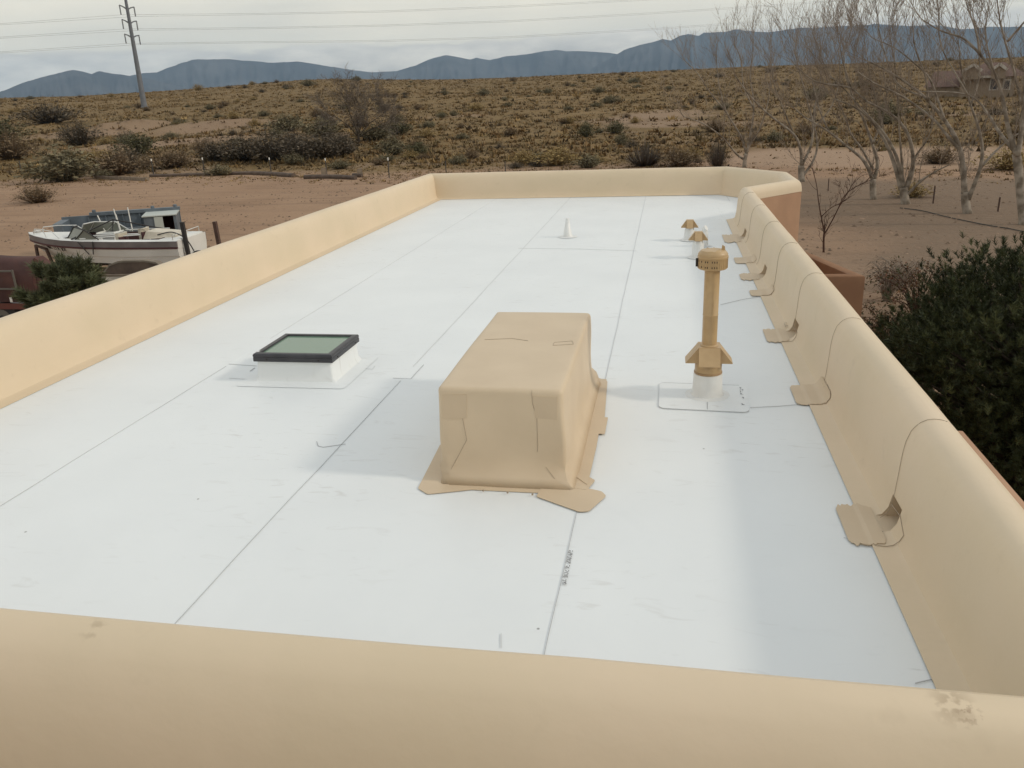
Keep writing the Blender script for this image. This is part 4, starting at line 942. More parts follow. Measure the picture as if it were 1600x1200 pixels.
def leafy_shrub(name, label, c, wd, ht, seed, nst, nlf, cols, lsz, stem=redbark):
    g = np.random.RandomState(seed); r_ = random.Random(seed); t = empty(name, (c[0],c[1],float(terrain(c[0],c[1])))); tag(t, label, 'shrub'); mb = MB(); pts = []
    for i in range(nst):
        a = r_.uniform(0,6.28); rd = wd*.5*math.sqrt(r_.random()); h = ht*r_.uniform(.45,1.05)
        P = [Vector((0,0,-.02))+Vector((math.cos(a),math.sin(a),0))*.06, Vector((math.cos(a)*rd*.45,math.sin(a)*rd*.45,h*.7)), Vector((math.cos(a)*rd,math.sin(a)*rd,h)), Vector((math.cos(a)*rd*1.35,math.sin(a)*rd*1.35,h*.86))]
        Q = smooth_path(P, 4); mb.tube(Q, [.010*(1-.8*k/len(Q)) for k in range(len(Q))], 4, caps=False); pts += Q[4:]
    mb.build('stem', stem, t)
    if nlf:
        P = np.array([p[:] for p in pts]); c_ = P[g.randint(0,len(P),nlf)]+g.normal(0,.07,(nlf,3)); d1 = g.normal(size=(nlf,3)); d1 /= np.linalg.norm(d1,axis=1)[:,None]
        d2 = np.cross(d1, g.normal(size=(nlf,3))); d2 /= np.linalg.norm(d2,axis=1)[:,None]; s = lsz*g.uniform(.5,1.2,(nlf,1))
        V = np.stack([c_-d1*s, c_+d2*s*.55, c_+d1*s, c_-d2*s*.55], 1).reshape(-1,3); o = obj('leaves', V, np.arange(len(V)).reshape(-1,4), leafm, t)
        set_cols(o, np.array(cols)[g.randint(0,len(cols),nlf)]*g.uniform(.7,1.25,(nlf,1)), 4)
RUST = [(.13,.055,.030),(.10,.060,.028),(.16,.085,.040),(.07,.062,.026),(.055,.050,.022)]
q = at_z(1432,500,G); leafy_shrub('rose_bush', 'rangy rose bush with rust red leaves between pine and courtyard wall', (q.x,q.y), 2.1, 1.15, 3, 60, 1300, RUST, .035)
q = at_z(1395,545,G); leafy_shrub('ground_shrub', 'low leafy brown and green shrub at the corner of the courtyard wall', (q.x-.1,q.y+.2), 1.7, .75, 4, 60, 1500, RUST[1:], .032)
q = at_z(1385,470,G); leafy_shrub('dead_shrub', 'dead grey twiggy shrub right against the courtyard wall corner', (q.x,q.y), 1.0, .9, 6, 130, 0, RUST, .02, twigm)
q = at_z(1364,470,G); leafy_shrub('dead_shrub', 'reddish dead brush with upright stalks behind the rose bush', (q.x+.9,q.y+1.2), 1.3, .8, 8, 90, 260, RUST, .02, twigm)

# ================================================================== PYLON AND WIRES
steel = mat('weathered_steel', (.165,.175,.195), rough=.65, metal=.0, col2=(.13,.14,.16), nscale=1.5)
ptop = 226, 169
pp = ground(*ptop); vn = Vector((pp.x, pp.y, 0)).normalized(); lat = Vector((vn.y, -vn.x, 0))
py_ = empty('transmission_pylon', pp); tag(py_, 'grey steel monopole pylon with three pairs of arms on the slope', 'pylon')
hh = lambda x, y: at_plane(x, y, pp, vn)-pp
zt_ = hh(200,0).z; ztop = zt_+4.5; sc_ = pp.length/F_PX
MB().tube([(0,0,-.3),(0,0,ztop*.5),(0,0,ztop)], [sc_*3.9,sc_*2.6,sc_*1.5], 12).build('pole', steel, py_, True)
MB().lathe([(sc_*4.8,-.2),(sc_*4.8,.35),(sc_*4.0,.4)], n=12).build('base', steel, py_)
arm_tips = {}
adir = (lat*.62+vn*.785).normalized()
for lv, y in enumerate((15,37,59.5)):
    z = hh(203,y).z
    for s in (-1,1):
        ln = 8.6*sc_/.62; a = Vector((0,0,z)); b = adir*s*ln*.55+Vector((0,0,z+1.0*sc_*3.0)); c = adir*s*ln+Vector((0,0,z+4.2*sc_))
        arm = MB().tube([a,b,c], [sc_*1.0,sc_*.8,sc_*.7], 6).build('arm', steel, py_)
        tip = c-Vector((0,0,11.5*sc_)); MB().tube([c,tip], sc_*.75, 6).build('insulator', steel, arm); arm_tips[(lv,s)] = pp+tip
wirem = mat('wire', (.22,.22,.23), rough=.6)
for lv, (name, ptsL, ptsR) in enumerate((('top',[(0,38),(-250,62)],[(400,22),(600,18),(800,10),(1000,0),(1250,-16),(1700,-56)]),
                          ('middle',[(0,59),(-250,80)],[(400,44),(600,40),(800,33),(1000,22),(1200,9),(1350,-2),(1700,-32)]),
                          ('bottom',[(0,82),(-250,100)],[(400,66),(600,64),(800,58),(1000,47),(1200,33),(1350,21),(1700,-8)]))):
    for s in (-1,1):
        tip = arm_tips[(lv,s)]; P = [at_plane(x, y+1.0*s, tip, vn)+lat*0 for x, y in reversed(ptsL)]+[tip]+[at_plane(x, y+1.0*s, tip, vn) for x, y in ptsR]
        o = MB().tube(P, .022, 5).build('power_line', wirem)
        tag(o, f'{name} level power line strung from the steel pylon arms', 'wire', f'{name} pair of power lines')

# ================================================================== FENCE, LOGS, HOSE
rust = mat('rusty_steel', (.10,.055,.040), rough=.85, col2=(.065,.040,.032), nscale=12)
tpost = mat('dark_fence_steel', (.055,.05,.045), rough=.8); wtip = mat('white_tip_paint', (.75,.74,.70), rough=.6)
concr = mat('weathered_timber', (.25,.20,.145), rough=.95, col2=(.17,.13,.10), nscale=3); logm = mat('old_log_wood', (.135,.098,.075), rough=.95, col2=(.085,.062,.05), nscale=2.5, bump=.5, bscale=14)
def tfence(px, yb, yt, label, tip=True, group=None, m=tpost, w_=.085):
    p = ground(px, yb); h = at_plane(px, yt, p, Vector((p.x,p.y,0)).normalized()).z-p.z; t = empty('fence_post', p); tag(t, label, 'fence post', group); lean = Vector((rnd.uniform(-.03,.03)*h, 0, 0))
    MB().bar((0,0,-.2),lean+Vector((0,0,h*.86 if tip else h)), w_,w_*.5).bar((0,w_*.5,-.2),lean+Vector((0,w_*.5,h*.86 if tip else h)), w_*.35,w_*.6).build('post', m, t)
    if tip: MB().bar(lean+Vector((0,0,h*.86)),lean+Vector((0,0,h)), w_*1.15,w_*.75).build('tip', wtip, t)
for px, yb, yt in ((240,273,248),(320,271,246),(424,271,246),(511,274,247),(608,278,246)):
    tfence(px, yb, yt, 'dark metal fence post with white tip at the far edge of the yard', True, 'white tipped fence posts')
for px, yb, yt in ((34,270,251),(697,270,251),(790,270,252)):
    tfence(px, yb, yt, 'plain dark metal fence post among the brush past the yard', False, 'plain fence posts')
tfence(1294,299,279,'short rusty fence post between the forked tree and the bay', False, None, rust, .06)
tfence(1458,318,290,'leaning rusty fence post between two white trunked trees', False, None, rust, .07)
tfence(1559,331,308,'rusty fence post right of the thick white trunk', False, None, rust, .07)
p = ground(344,388); t = MB().bar((0,0,-.3),(-.06,0,at_plane(340,346,p,Vector((p.x,p.y,0)).normalized()).z-p.z), .13,.13).build('steel_post', rust); t.location = p
tag(t, 'square rusty steel post standing past the stern of the boat', 'post')
def log(P, r0, r1, label, m=logm, n=9, grp=None):
    W = [ground(x, y)+Vector((0,0,r0*.75)) for x, y in P]; Q = smooth_path(W, 3); c = Q[0].copy()
    o = MB().tube([q_-c for q_ in Q], [r0+(r1-r0)*i/(len(Q)-1)+.012*math.sin(i*2.1) for i in range(len(Q))], n).build('log', m, None, True, math.radians(50)); o.location = c; tag(o, label, 'log', grp)
log([(152,280),(190,281),(231,283)], .17,.17, 'pale squared timber lying in front of the brown bush', concr, 4)
log([(235,277),(280,276),(328,274)], .13,.15, 'long thin dark log lying left along the yard edge')
log([(334,274),(395,273),(430,275),(459,277)], .14,.20, 'long dark log with a thick cut end in front of the thicket')
log([(476,280),(520,279),(556,281)], .17,.15, 'dark log with a stepped end by the wooden stubs')
log([(552,277),(566,277)], .16,.14, 'short dark log resting on the stepped log')
for px, yb, yt, lb in ((507,277,262,'grey weathered wooden stub behind the stepped log'),(563,277,263,'grey weathered wooden stub by the short log')):
    p = ground(px, yb); n = Vector((p.x,p.y,0)).normalized(); h = at_plane(px,yt,p,n).z-p.z
    o = MB().hexa([(-.22,-.1,-.1),(.22,-.1,-.1),(.22,.1,-.1),(-.22,.1,-.1),(-.19,-.1,h*.95),(.17,-.1,h),(.17,.1,h),(-.19,.1,h*.95)]).build('wooden_stub', concr); o.location = p; o.rotation_euler = (0,0,-math.atan2(p.x,p.y)); tag(o, lb, 'post')
W = [ground(x, y)+Vector((0,0,.03)) for x, y in ((1406,326),(1440,331),(1475,339),(1510,347),(1545,354),(1580,360),(1640,373))]
o = MB().tube([q_-W[0] for q_ in smooth_path(W,4)], .018, 6).build('irrigation_hose', mat('black_hose', (.035,.035,.033), rough=.6), None, True); o.location = W[0]; tag(o, 'black irrigation hose snaking along the sand by the row of trees', 'hose')
# ================================================================== FAR HOUSE
def far_house():
    p = ground(1545,153); n = Vector((p.x,p.y,0)).normalized(); s = p.length/F_PX; t = empty('ranch_house', p, -math.atan2(p.x,p.y)); tag(t, 'distant tan house with red roof and white trimmed gables beyond the trees', 'house')
    X = lambda px: (px-1545)*s; Z = lambda py: (153-py)*s+.3
    wallm = mat('tan_siding', (.25,.195,.14), rough=.9); roofm = mat('red_roof', (.15,.090,.070), rough=.9, col2=(.12,.075,.06), nscale=2); trim = mat('white_trim', (.45,.41,.36), rough=.7); glass = mat('dark_window', (.05,.05,.055), rough=.2)
    MB().box(X(1510),X(1572),0,9,-1.5,Z(131)).build('wall', wallm, t)
    MB().box(X(1470),X(1512),1.5,8,-1.5,Z(140)).build('garage_wall', wallm, t)
    r = MB(); z0, z1 = Z(131), Z(113); x0, x1 = X(1506), X(1586)
    r.hexa([(x0,-.6,z0),(x1,-.6,z0),(x1,9.6,z0),(x0,9.6,z0),(x0+3,4.2,z1),(x1-3,4.2,z1),(x1-3,4.8,z1),(x0+3,4.8,z1)]); r.build('roof', roofm, t)
    r = MB(); z0, z1 = Z(141), Z(121); r.hexa([(X(1466),1,z0),(X(1514),1,z0),(X(1514),8.6,z0),(X(1466),8.6,z0),(X(1476),4.6,z1),(X(1508),4.6,z1),(X(1508),5,z1),(X(1476),5,z1)]); r.build('garage_roof', roofm, t)
    for a, b, c, yb, yt in ((1511,1523,1532,123,115),(1544,1552,1560,123,116)):
        g_ = MB().add([(X(a),-1.2,Z(133)),(X(c),-1.2,Z(133)),(X(c),-1.2,Z(yb)),(X(b),-1.2,Z(yt)),(X(a),-1.2,Z(yb)),(X(a),3,Z(133)),(X(c),3,Z(133)),(X(c),3,Z(yb)),(X(b),3,Z(yt)),(X(a),3,Z(yb))],[(0,1,2,3,4),(9,8,7,6,5),(0,5,6,1),(1,6,7,2),(2,7,8,3),(3,8,9,4),(4,9,5,0)]).build('gable', wallm, t)
        MB().bar((X(a-1),-1.4,Z(yb)),(X(b),-1.4,Z(yt)-.02),.3,.35).bar((X(b),-1.4,Z(yt)),(X(c+1),-1.4,Z(yb)),.3,.35).build('gable_trim', trim, g_)
    MB().bar((X(1527),-.7,Z(131)+.05),(X(1557),-.7,Z(131)+.05),.3,.3).build('eave_trim', trim, t)
    for a, b, y0, y1 in ((1545,1553,146,134),(1560,1566,146,136)):
        f = MB().box(X(a)-.15,X(b)+.15,-.08,.02,Z(y0)-.15,Z(y1)+.15).build('window', trim, t); MB().box(X(a),X(b),-.14,-.05,Z(y0),Z(y1)).build('pane', glass, f)
far_house()

# ================================================================== BOAT AND TRAILERS
hull_w = mat('white_gelcoat', (.74,.74,.71), rough=.35, col2=(.64,.64,.61), nscale=1.2); hull_g = mat('faded_grey_band', (.205,.185,.18), rough=.5, col2=(.15,.135,.135), nscale=2.5)
maroon = mat('maroon_stripe', (.075,.028,.032), rough=.5); maroon_in = mat('maroon_carpet', (.07,.03,.03), rough=.95); cream = mat('cream_vinyl', (.62,.56,.46), rough=.55, col2=(.50,.45,.36), nscale=4)
chrome = mat('bright_rail', (.62,.62,.60), rough=.3, metal=.6); glassb = mat('tinted_windscreen', (.19,.20,.17), rough=.1, spec=.6); blackm = mat('black_metal', (.022,.02,.02), rough=.6); tyre = mat('tyre_rubber', (.028,.027,.026), rough=.9); rim = mat('rusty_rim', (.13,.12,.10), rough=.7)
BS = .90
ps = at_z(285,419,G+.42*.90); vv = Vector((ps.x,ps.y,0)).normalized(); lf = Vector((-vv.y, vv.x, 0)); TH = math.radians(29); bow = (lf*math.cos(TH)+vv*math.sin(TH)).normalized()
BRZ = math.atan2(bow.y, bow.x)
LB = 6.15; HB = 1.12
perp = Vector((-bow.y, bow.x, 0)); near = perp if perp.dot(vv) < 0 else -perp; NS = 1 if near.dot(perp) > 0 else -1     # local +y (NS=1) or -y side faces the house
borg = ps-near*HB*.86*BS; borg.z = G
boat = empty('motorboat', borg, BRZ); boat.scale = (BS,)*3; tag(boat, 'old white bowrider boat with grey band and maroon stripe on a trailer', 'boat')
# stations along the hull: x, half beam at gunwale, at chine, keel z, chine z, gunwale z
ST = [(0,1.06,.95,.42,.60,1.36),(1.0,1.10,.98,.42,.60,1.37),(2.2,1.12,.98,.42,.61,1.39),(3.4,1.10,.90,.44,.66,1.42),(4.3,.98,.70,.50,.76,1.46),(5.0,.76,.42,.62,.92,1.50),(5.6,.44,.18,.84,1.12,1.54),(6.0,.16,.05,1.16,1.32,1.57),(LB,.02,.01,1.42,1.46,1.585)]
def hull():
    rows = []
    for x, b, c, kz, cz, gz in ST:
        half = [(0,kz),(c*.55,kz+(cz-kz)*.62),(c,cz),(c+(b-c)*.35,cz+(gz-cz)*.30),(c+(b-c)*.36+.02,cz+(gz-cz)*.32),(c+(b-c)*.92,gz-.24)]
        rows.append([(x,-y,z) for y, z in reversed(half)]+[(x,y,z) for y, z in half[1:]])
    m = len(rows[0]); V = [p for r in rows for p in r]; Fc = [(i*m+k, (i+1)*m+k, (i+1)*m+k+1, i*m+k+1) for i in range(len(rows)-1) for k in range(m-1)]
    Fc.append(tuple(range(m))); return V, Fc
obj('hull', *hull(), hull_w, boat, True, math.radians(28))
def strip(name, dz0, dz1, out_, m_):
    for s in (-1,1):
        V = []; 
        for x, b, c, kz, cz, gz in ST:
            bb = c+(b-c)*.92
            f = lambda dz: bb+(b-bb)*(dz+.24)/.24
            V += [(x,s*(f(dz0)+out_),gz+dz0),(x,s*(f(dz1)+out_),gz+dz1),(x,s*(f(dz1)-.03),gz+dz1),(x,s*(f(dz0)-.03),gz+dz0)]
        Fc = [(i*4+k, i*4+(k+1) % 4, (i+1)*4+(k+1) % 4, (i+1)*4+k) for i in range(len(ST)-1) for k in range(4)]+[(0,1,2,3)]
        obj(name, V, Fc, m_, boat, True, math.radians(40))
strip('side_band', -.20, -.012, .004, hull_g); strip('rub_stripe', -.262, -.198, .016, maroon)
MB().box(-.012,.05,-1.02,1.02,1.10,1.36).build('transom_top', hull_w, boat)
# deck: gunwale rim, foredeck, cockpit well
V = []; 
for x, b, c, kz, cz, gz in ST:
    wd = .17 if x < 4.4 else b*.5
    for s in (-1,1): V += [(x,s*b,gz),(x,s*max(.0,b-wd),gz+.045)]
Fc = []
for i in range(len(ST)-1):
    a = i*4; b = a+4; Fc += [(a,a+1,b+1,b),(a+2,b+2,b+3,a+3)]
    if i >= 4: Fc.append((a+1,a+3,b+3,b+1))
obj('deck', V, Fc, hull_w, boat, True, math.radians(40))
V = [];
for x in (.75,2.2,3.4,4.3):
    b = np.interp(x,[s_[0] for s_ in ST],[s_[1] for s_ in ST])-.17
    V += [(x,-b,1.42),(x,-b+.06,.72),(x,b-.06,.72),(x,b,1.42)]
obj('cockpit_liner', V, [(i*4+k+1,i*4+k,(i+1)*4+k,(i+1)*4+k+1) for i in range(3) for k in range(3)]+[(12,13,14,15),(3,2,1,0)], maroon_in, boat)
MB().box(.02,.76,-.93,.93,1.15,1.405,.03).build('engine_cover', hull_w, boat, True)
MB().hexa([(.35,-.45,1.40),(1.55,-.55,1.36),(1.55,.45,1.36),(.35,.45,1.40),(.40,-.40,1.52),(1.45,-.40,1.62),(1.45,.35,1.62),(.40,.35,1.52)]).build('sun_pad', cream, boat)
MB().box(4.35,5.2,-.5,.5,1.30,1.50,.04).build('bow_cushion', cream, boat, True)
def seat(x, y):
    s_ = MB().box(x-.28,x+.22,y-.24,y+.24,.74,1.15,.05).build('seat', cream, boat, True)
    P = []
    for k in range(9):
        a = math.pi*k/8; P.append((x-.32-.10*math.sin(a), y-.27*math.cos(a)))
    MB().prism(P+[(px_+.10,py__) for px_,py__ in reversed(P)], 1.05,1.62).build('backrest', cream, s_)
    MB().prism([(px_-.012,py__*1.0) for px_,py__ in P]+[(px_,py__) for px_,py__ in reversed(P)], 1.20,1.50).build('stripe', maroon, s_)
seat(2.55,.55*NS); seat(2.35,-.55*NS); 
for s in (-1,1): MB().box(3.1,3.75,s*.35,s*.92,.75,1.46,.05).build('console', hull_w, boat, True)
# windscreen: raked frame, panes
for s in (-1,1):
    fr = MB().tube([(2.85,s*1.0,1.46),(3.35,s*.97,1.80),(3.95,s*.60,1.86),(4.1,s*.18,1.84)], .022, 6).tube([(3.35,s*.97,1.80),(3.75,s*.95,1.46)], .018,6).tube([(4.1,s*.18,1.84),(4.30,s*.18,1.48)], .018,6).tube([(3.95,s*.60,1.86),(4.25,s*.62,1.48)], .018,6).build('windscreen_frame', blackm if s == NS else chrome, boat)
    MB().add([(2.92,s*.995,1.47),(3.34,s*.965,1.785),(3.72,s*.945,1.47)],[(0,1,2)]).add([(3.74,s*.94,1.47),(3.36,s*.965,1.785),(3.95,s*.595,1.845),(4.24,s*.615,1.49)],[(0,1,2,3)]).add([(4.25,s*.60,1.49),(3.96,s*.585,1.845),(4.1,s*.19,1.825),(4.29,s*.19,1.49)],[(0,1,2,3)]).build('windscreen_pane', glassb, fr)
for s in (-1,1): MB().tube([(4.45,s*.80,1.50),(4.75,s*.72,1.74),(5.3,s*.48,1.78),(5.72,s*.25,1.76),(5.8,s*.22,1.58)], .016, 6).build('bow_rail', chrome, boat)
MB().tube([(5.05,.62*NS,1.52),(5.15,.58*NS,1.76)], .014,6).build('rail_post', chrome, boat)
MB().box(5.72,5.92,-.09,.09,1.575,1.68,.02).build('bow_light', chrome, boat)
# folded canopy bows and poles across the cockpit
for a, b in (((3.9,.95*NS,1.48),(2.6,.35*NS,2.05)),((2.6,.35*NS,2.05),(1.2,-.75*NS,1.5)),((3.5,-.9*NS,1.48),(2.75,.1*NS,2.0))): MB().tube([a,b], .022, 6).build('canopy_bow', blackm, boat)
for a, b in (((3.55,1.0*NS,1.5),(1.6,.5*NS,1.52)),((3.3,.7*NS,1.55),(1.9,.1*NS,1.5)),((3.0,-.95*NS,1.5),(1.3,-.97*NS,1.52))): MB().tube([a,b], .024, 6).build('loose_pole', chrome, boat)
for x, dx in ((3.55,-.35),(3.0,.05)): MB().tube([(x,1.13*NS,1.42),(x+dx*.6,1.15*NS,1.15),(x+dx,1.16*NS,.98)], .02, 5).build('strap', blackm, boat)
for x, y, h, l_ in ((3.75,-.85*NS,.34,.18),(3.2,-.92*NS,.55,.10),(3.1,-.80*NS,.36,.08),(2.75,-.96*NS,.58,.02)): MB().tube([(x,y,1.44),(x+l_,y,1.72+h)], .020, 6).build('rod_holder', wtip, boat)
# registration characters on the bow, worn and small
r_ = random.Random(2)
def glyph(ch, x, z, sz):
    SEG = {'N':[(0,0,0,1),(0,1,1,0),(1,0,1,1)],'M':[(0,0,0,1),(0,1,.5,.4),(.5,.4,1,1),(1,0,1,1)],'U':[(0,1,0,0),(0,0,1,0),(1,0,1,1)],'A':[(0,0,.5,1),(.5,1,1,0),(.2,.4,.8,.4)],'X':[(0,0,1,1),(0,1,1,0)],'I':[(.5,0,.5,1)]}[ch]
    V = MB()
    for a, b, c, d in SEG:
        p = [x-a*sz*.7, z+b*sz]; q_ = [x-c*sz*.7, z+d*sz]; yy = lambda xx, zz: NS*(surf(xx, zz)+.012)
        V.bar((p[0],yy(*p),p[1]),(q_[0],yy(*q_),q_[1]), .022,.012)
    V.build('registration_letter', blackm, boat)
def surf(x, z):
    b = np.interp(x,[s_[0] for s_ in ST],[s_[1] for s_ in ST]); c = np.interp(x,[s_[0] for s_ in ST],[s_[2] for s_ in ST]); cz = np.interp(x,[s_[0] for s_ in ST],[s_[4] for s_ in ST]); gz = np.interp(x,[s_[0] for s_ in ST],[s_[5] for s_ in ST])
    z1, y1 = cz+(gz-cz)*.32, c+(b-c)*.36+.02; z2, y2 = gz-.24, c+(b-c)*.92
    return float(np.interp(z,[cz,z1,z2],[c,y1,y2]))
for k, ch in enumerate('NM'): glyph(ch, 5.08-.115*k, 1.12, .11)
for k, ch in enumerate('UIA'): glyph(ch, 4.76-.10*k, 1.10, .11)
for k, ch in enumerate('XX'): glyph(ch, 4.38-.115*k, 1.08, .11)
# stern gear: drive leg, swim ladder, hoses
MB().box(-.42,-.03,-.12,.12,.35,.85,.04).box(-.55,-.20,-.03,.03,.12,.40,.01).build('drive_leg', blackm, boat)
ld = MB()
for s in (-.16,.16): ld.tube([(-.03,.55*NS+s,1.2),(-.10,.55*NS+s,.62)], .016,6)
for z in (.7,.85,1.0): ld.tube([(-.085,.55*NS-.16,z),(-.085,.55*NS+.16,z)], .014,6)
ld.build('swim_ladder', chrome, boat)
MB().tube(smooth_path([Vector(p) for p in ((.9,.6*NS,1.52),(.3,.7*NS,1.62),(-.05,.5*NS,1.35),(-.2,.35*NS,.9))],5), .02,6).build('hose', blackm, boat)
MB().tube([(.15,1.0*NS,1.40),(.15,1.0*NS,1.55),(.15,-.9*NS,1.58),(.15,-.9*NS,1.40)], .014,6).build('stern_rail', chrome, boat)
def wheel(parent, x, y, z, r, w_, side):
    t_ = obj('wheel', *(lambda mb: (mb.V, mb.F))(MB().tube([(x,y-w_/2,z),(x,y-w_/2+.03,z),(x,y+w_/2-.03,z),(x,y+w_/2,z)], [r*.86,r,r,r*.86], 22)), tyre, parent, True, math.radians(30))
    MB().tube([(x,y+side*(w_/2-.02),z),(x,y+side*(w_/2+.012),z)], r*.60, 18).build('rim', rim, t_)
    MB().tube([(x,y+side*(w_/2),z),(x,y+side*(w_/2+.03),z)], r*.22, 12).build('hub', blackm, t_); return t_
bt = empty('boat_trailer', borg, BRZ); bt.scale = (BS,)*3; tag(bt, 'rusty single boat trailer under the white boat with spare wheel', 'trailer')
for s in (-1,1):
    MB().bar((-.2,s*.75,.36),(4.6,s*.70,.38),.10,.14).build('frame_rail', rust, bt); MB().bar((4.6,s*.70,.38),(6.6,s*.06,.42),.10,.12).build('tongue_rail', rust, bt)
    MB().bar((.1,s*.55,.50),(4.0,s*.5,.52),.12,.06).build('bunk', logm, bt); wheel(bt, 1.5, s*.98, .33, .33, .2, s)
    MB().tube([(x_,s*.98,z_) for x_, z_ in ((1.02,.36),(1.14,.62),(1.36,.74),(1.64,.74),(1.86,.62),(1.98,.36))], .05, 6).build('fender', rust, bt)
wheel(bt, 4.15, .98*NS, .36, .36, .2, NS)
for x in (.3,2.0,3.8): MB().bar((x,-.78,.36),(x,.78,.36),.09,.09).build('cross_member', rust, bt)
MB().bar((5.75,.35*NS,.42),(5.72,.35*NS,1.22),.08,.08).bar((5.15,.42*NS,.42),(5.30,.42*NS,1.10),.08,.08).bar((5.74,.35*NS,1.2),(5.3,.42*NS,1.08),.07,.07).build('winch_post', rust, bt)
MB().box(6.2,6.7,-.15,.15,.40,.66,.03).build('winch', blackm, bt)
MB().bar((-.15,.66*NS,.2),(-.10,.66*NS,1.95),.12,.12).build('guide_post', blackm, bt)
MB().bar((-.25,-.8,.36),(-.25,.8,.36),.10,.12).build('rear_bar', rust, bt)
MB().bar((-1.3,-1.2*NS,.32),(-.2,-1.1*NS,.36),.10,.10).bar((-1.3,-.8*NS,.32),(-.2,-.75*NS,.36),.10,.10).build('loose_rail', rust, bt)
# blue grey metal service body behind the boat
sb = mat('faded_blue_steel', (.125,.15,.175), rough=.6, col2=(.09,.11,.13), nscale=2.5); sbd = mat('pale_steel_top', (.42,.45,.42), rough=.6)
q = at_z(215,392,G); vq = Vector((q.x,q.y,0)).normalized(); lq = Vector((-vq.y,vq.x,0)); ang = math.atan2(lq.y, lq.x)-math.radians(8)
zw = lambda py: at_plane(215,py,q,vq).z-G; su = q.length/F_PX
t = empty('service_bed', q, ang); t.scale = (1,-1,1); tag(t, 'faded blue grey steel truck service bed standing on the sand behind the boat', 'truck bed')
u = lambda px: (215-px)*su*1.02       # local +x runs to the left
zT, zM = zw(331), zw(341)
MB().box(u(275),u(122),.9,1.0,.25,zT-.10).build('side_panel', sb, t); MB().box(u(276),u(158),.82,1.06,zT-.12,zT).build('top_rail', sb, t)
MB().box(u(274),u(124),-.55,1.0,.18,.30).build('floor', sb, t); MB().box(u(132),u(121),-.55,.9,.25,zM+.05).build('end_panel', sb, t)
MB().box(u(232),u(135),-.60,-.50,.28,zM-.25).build('low_side', sb, t)
for i in range(4): MB().box(u(222-i*22)-.02,u(222-i*22)+.02,.84,.90,.35,zT-.15).build('rib', sb, t)
cb = MB().box(u(246),u(233),-.62,.9,.28,zw(337)).build('cabinet', sb, t)
MB().box(u(274),u(270.5),-.62,.9,.28,zw(337)).build('cabinet_side', sb, t); MB().box(u(270.5),u(246),.6,.88,.28,zw(337)).build('cabinet_back', maroon_in, t)
MB().box(u(275),u(231),-.68,.95,zw(337),zw(335.5)).build('cabinet_lid', sbd, t); MB().box(u(257),u(246),-.66,-.60,.35,zw(338)).build('cabinet_door', sbd, t)
for px in (164,240,270): MB().lathe([(.07,zT-.01),(.07,zT+.08),(.04,zT+.10)], (u(px),.94,0), 8).build('cap_fitting', sb, t)
# open flatbed trailer with timber deck
q = at_z(192,478,G); ang2 = BRZ+math.radians(2); vq = Vector((q.x,q.y,0)).normalized(); su = q.length/F_PX
t = empty('flatbed_trailer', q, ang2); tag(t, 'flat utility trailer with grey plank deck and arched fender beside the boat', 'trailer')
deckm = mat('grey_planks', (.25,.215,.17), rough=.95, col2=(.18,.15,.115), nscale=3)
for k in range(8):
    y = -.85+k*.235; MB().box(-2.4,2.3,y,y+.225,.60,.64+.004*rnd.random()).build('plank', deckm, t)
ns = 1 if Vector((-math.sin(ang2), math.cos(ang2))).dot(Vector((vq.x,vq.y))) < 0 else -1
for s in (-1,1): MB().box(-2.45,2.35,s*1.08-.05,s*1.08+.05,.50,.66).build('side_rail', concr, t); wheel(t, .1, s*1.25, .33,.33,.2,s)
for s in (-1,1):
    P = [(x_,z_) for x_, z_ in ((-.95,.62),(-.55,.96),(-.2,1.02),(.55,1.02),(.85,.92),(1.15,.62))]
    f = MB()
    for (x0_,z0_),(x1_,z1_) in zip(P[:-1],P[1:]): f.hexa([(x0_,s*1.12,z0_-.03),(x1_,s*1.12,z1_-.03),(x1_,s*1.38,z1_-.03),(x0_,s*1.38,z0_-.03),(x0_,s*1.12,z0_+.02),(x1_,s*1.12,z1_+.02),(x1_,s*1.38,z1_+.02),(x0_,s*1.38,z0_+.02)])
    f.build('fender', deckm, t)
    MB().add([(x_,s*1.13,z_) for x_, z_ in P]+[(x_,s*1.15,z_) for x_, z_ in P],[tuple(range(6)),tuple(reversed(range(6,12)))]).build('fender_plate', logm, t)
MB().bar((1.3,ns*1.08,.5),(1.3,ns*1.08,1.30),.08,.08).bar((1.3,ns*1.08,1.26),(-.1+.9,ns*1.08,1.26),.05,.05).build('stake', blackm, t)
for i, (x, y, a, l_) in enumerate(((-1.1,.2,.25,1.6),(-1.3,.0,.12,1.9),(-.9,-.3,.4,1.3))):
    MB().bar((x-l_/2*math.cos(a),y-l_/2*math.sin(a),.70+.05*i),(x+l_/2*math.cos(a),y+l_/2*math.sin(a),.70+.05*i),.12,.045).build('board', logm, None)
    o = bpy.context.scene.collection.objects[-1]; o.name = 'loose_board'; o.location = q; o.rotation_euler = (0,0,ang2)
    tag(o, ('short brown scrap board lowest on the flatbed deck','long brown scrap board across the flatbed deck','skewed brown scrap board on top of the flatbed pile')[i], 'board')
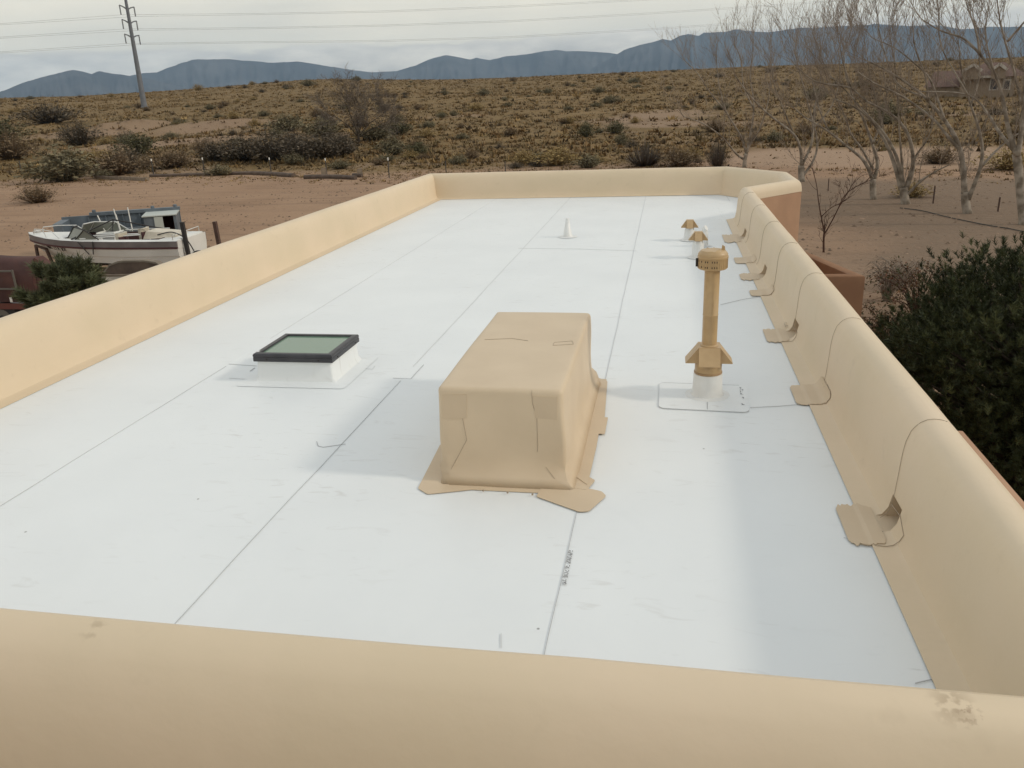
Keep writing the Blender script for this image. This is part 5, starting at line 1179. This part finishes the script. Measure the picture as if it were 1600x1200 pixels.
# maroon covered trailer at the left edge
tarp = mat('maroon_tarp', (.052,.020,.018), rough=.75, col2=(.085,.032,.024), nscale=1.6, bump=.4, bscale=5, bdist=.05); redp = mat('red_frame_paint', (.13,.035,.025), rough=.6, col2=(.09,.03,.022), nscale=4)
q = at_z(14,520,G); vq = Vector((q.x,q.y,0)).normalized(); su = q.length/F_PX; ang3 = BRZ-math.radians(4); lx = Vector((math.cos(ang3),math.sin(ang3),0))
t = empty('covered_trailer', q, ang3); tag(t, 'dark maroon tarp covered trailer with red frame and wire side rails', 'trailer')
ns = 1 if Vector((-math.sin(ang3), math.cos(ang3))).dot(Vector((vq.x,vq.y))) < 0 else -1
zt3 = at_plane(40,393,q+vq*.6,vq).z-G; X = lambda px: (14-px)*su
a0, a1 = X(72), X(-260)
V = []; Fc = []; nx = 26
for i in range(nx):
    x = a0+(a1-a0)*i/(nx-1)
    for y, z in ((ns*.02,.78),(ns*.05,1.25),(-ns*.05,zt3-.10),(-ns*.18,zt3),(-ns*.42,zt3+.01),(-ns*.50,zt3-.12),(-ns*.55,.78)):
        V.append((x, y+.02*math.sin(x*5+z*4), z+(.03*math.sin(x*2.6) if z > 1.5 else 0)))
Fc = [(i*7+k,(i+1)*7+k,(i+1)*7+k+1,i*7+k+1) for i in range(nx-1) for k in range(6)]+[tuple(range(7))]
obj('tarp', V, Fc, tarp, t, True, math.radians(40))
MB().add([(a0-.02,ns*.0,.8),(a0-.02,-ns*.12,zt3),(a0-.02,-ns*.42,zt3),(a0-.95,-ns*.5,1.05),(a0-.35,ns*.05,.75)],[(0,1,3,4),(1,2,3)]).build('tarp_flap', tarp, t)
MB().box(a0-.05,a1,min(ns*.06,ns*.10),max(ns*.06,ns*.10),.62,.76).build('frame_rail', redp, t)
for z in (1.12,1.55): MB().bar((a0+.45,ns*.10,z),(a1,ns*.10,z),.035,.035).build('side_rail', rim, t)
for i in range(6): MB().bar((a0+.45+i*.9,ns*.10,.76),(a0+.45+i*.9,ns*.10,1.58),.035,.035).build('stake', rim, t)
MB().box(X(37),X(34),ns*.11-.01,ns*.11+.01,.80,.92).build('reflector', wtip, t)
for x in (.0,.95): wheel(t, x, ns*-.05, .38,.38,.24,ns)
MB().box(a0,a1,-1.9,-.3,.45,.60).build('chassis', blackm, t) if ns > 0 else MB().box(a0,a1,.3,1.9,.45,.60).build('chassis', blackm, t)
q = at_z(160,462,G+.5); o = MB().hexa([(-.2,-.15,-.5),(.2,-.15,-.5),(.2,.15,-.5),(-.2,.15,-.5),(-.12,-.1,.10),(.16,-.1,.22),(.16,.1,.22),(-.12,.1,.10)]).build('yellow_container', mat('faded_yellow_plastic', (.42,.36,.16), rough=.6)); o.location = q; tag(o, 'faded yellow plastic container between the young pine and flatbed', 'container')
# ================================================================== AIR
def haze():
    o = MB().box(-11800,11800,-11800,11800,-60,790).build('haze', None); o['kind'] = 'stuff'; o['label'] = 'thin blue haze over the desert'; o['category'] = 'haze'
    m = bpy.data.materials.new('haze_air'); m.use_nodes = True; n = m.node_tree.nodes; n.clear(); ou = n.new('ShaderNodeOutputMaterial'); v_ = n.new('ShaderNodeVolumePrincipled')
    v_.inputs['Color'].default_value = (.52,.74,1.0,1); v_.inputs['Density'].default_value = HAZE; v_.inputs['Anisotropy'].default_value = .0
    m.node_tree.links.new(v_.outputs[0], ou.inputs['Volume']); o.data.materials.append(m)
HAZE = 5.4e-5
haze()
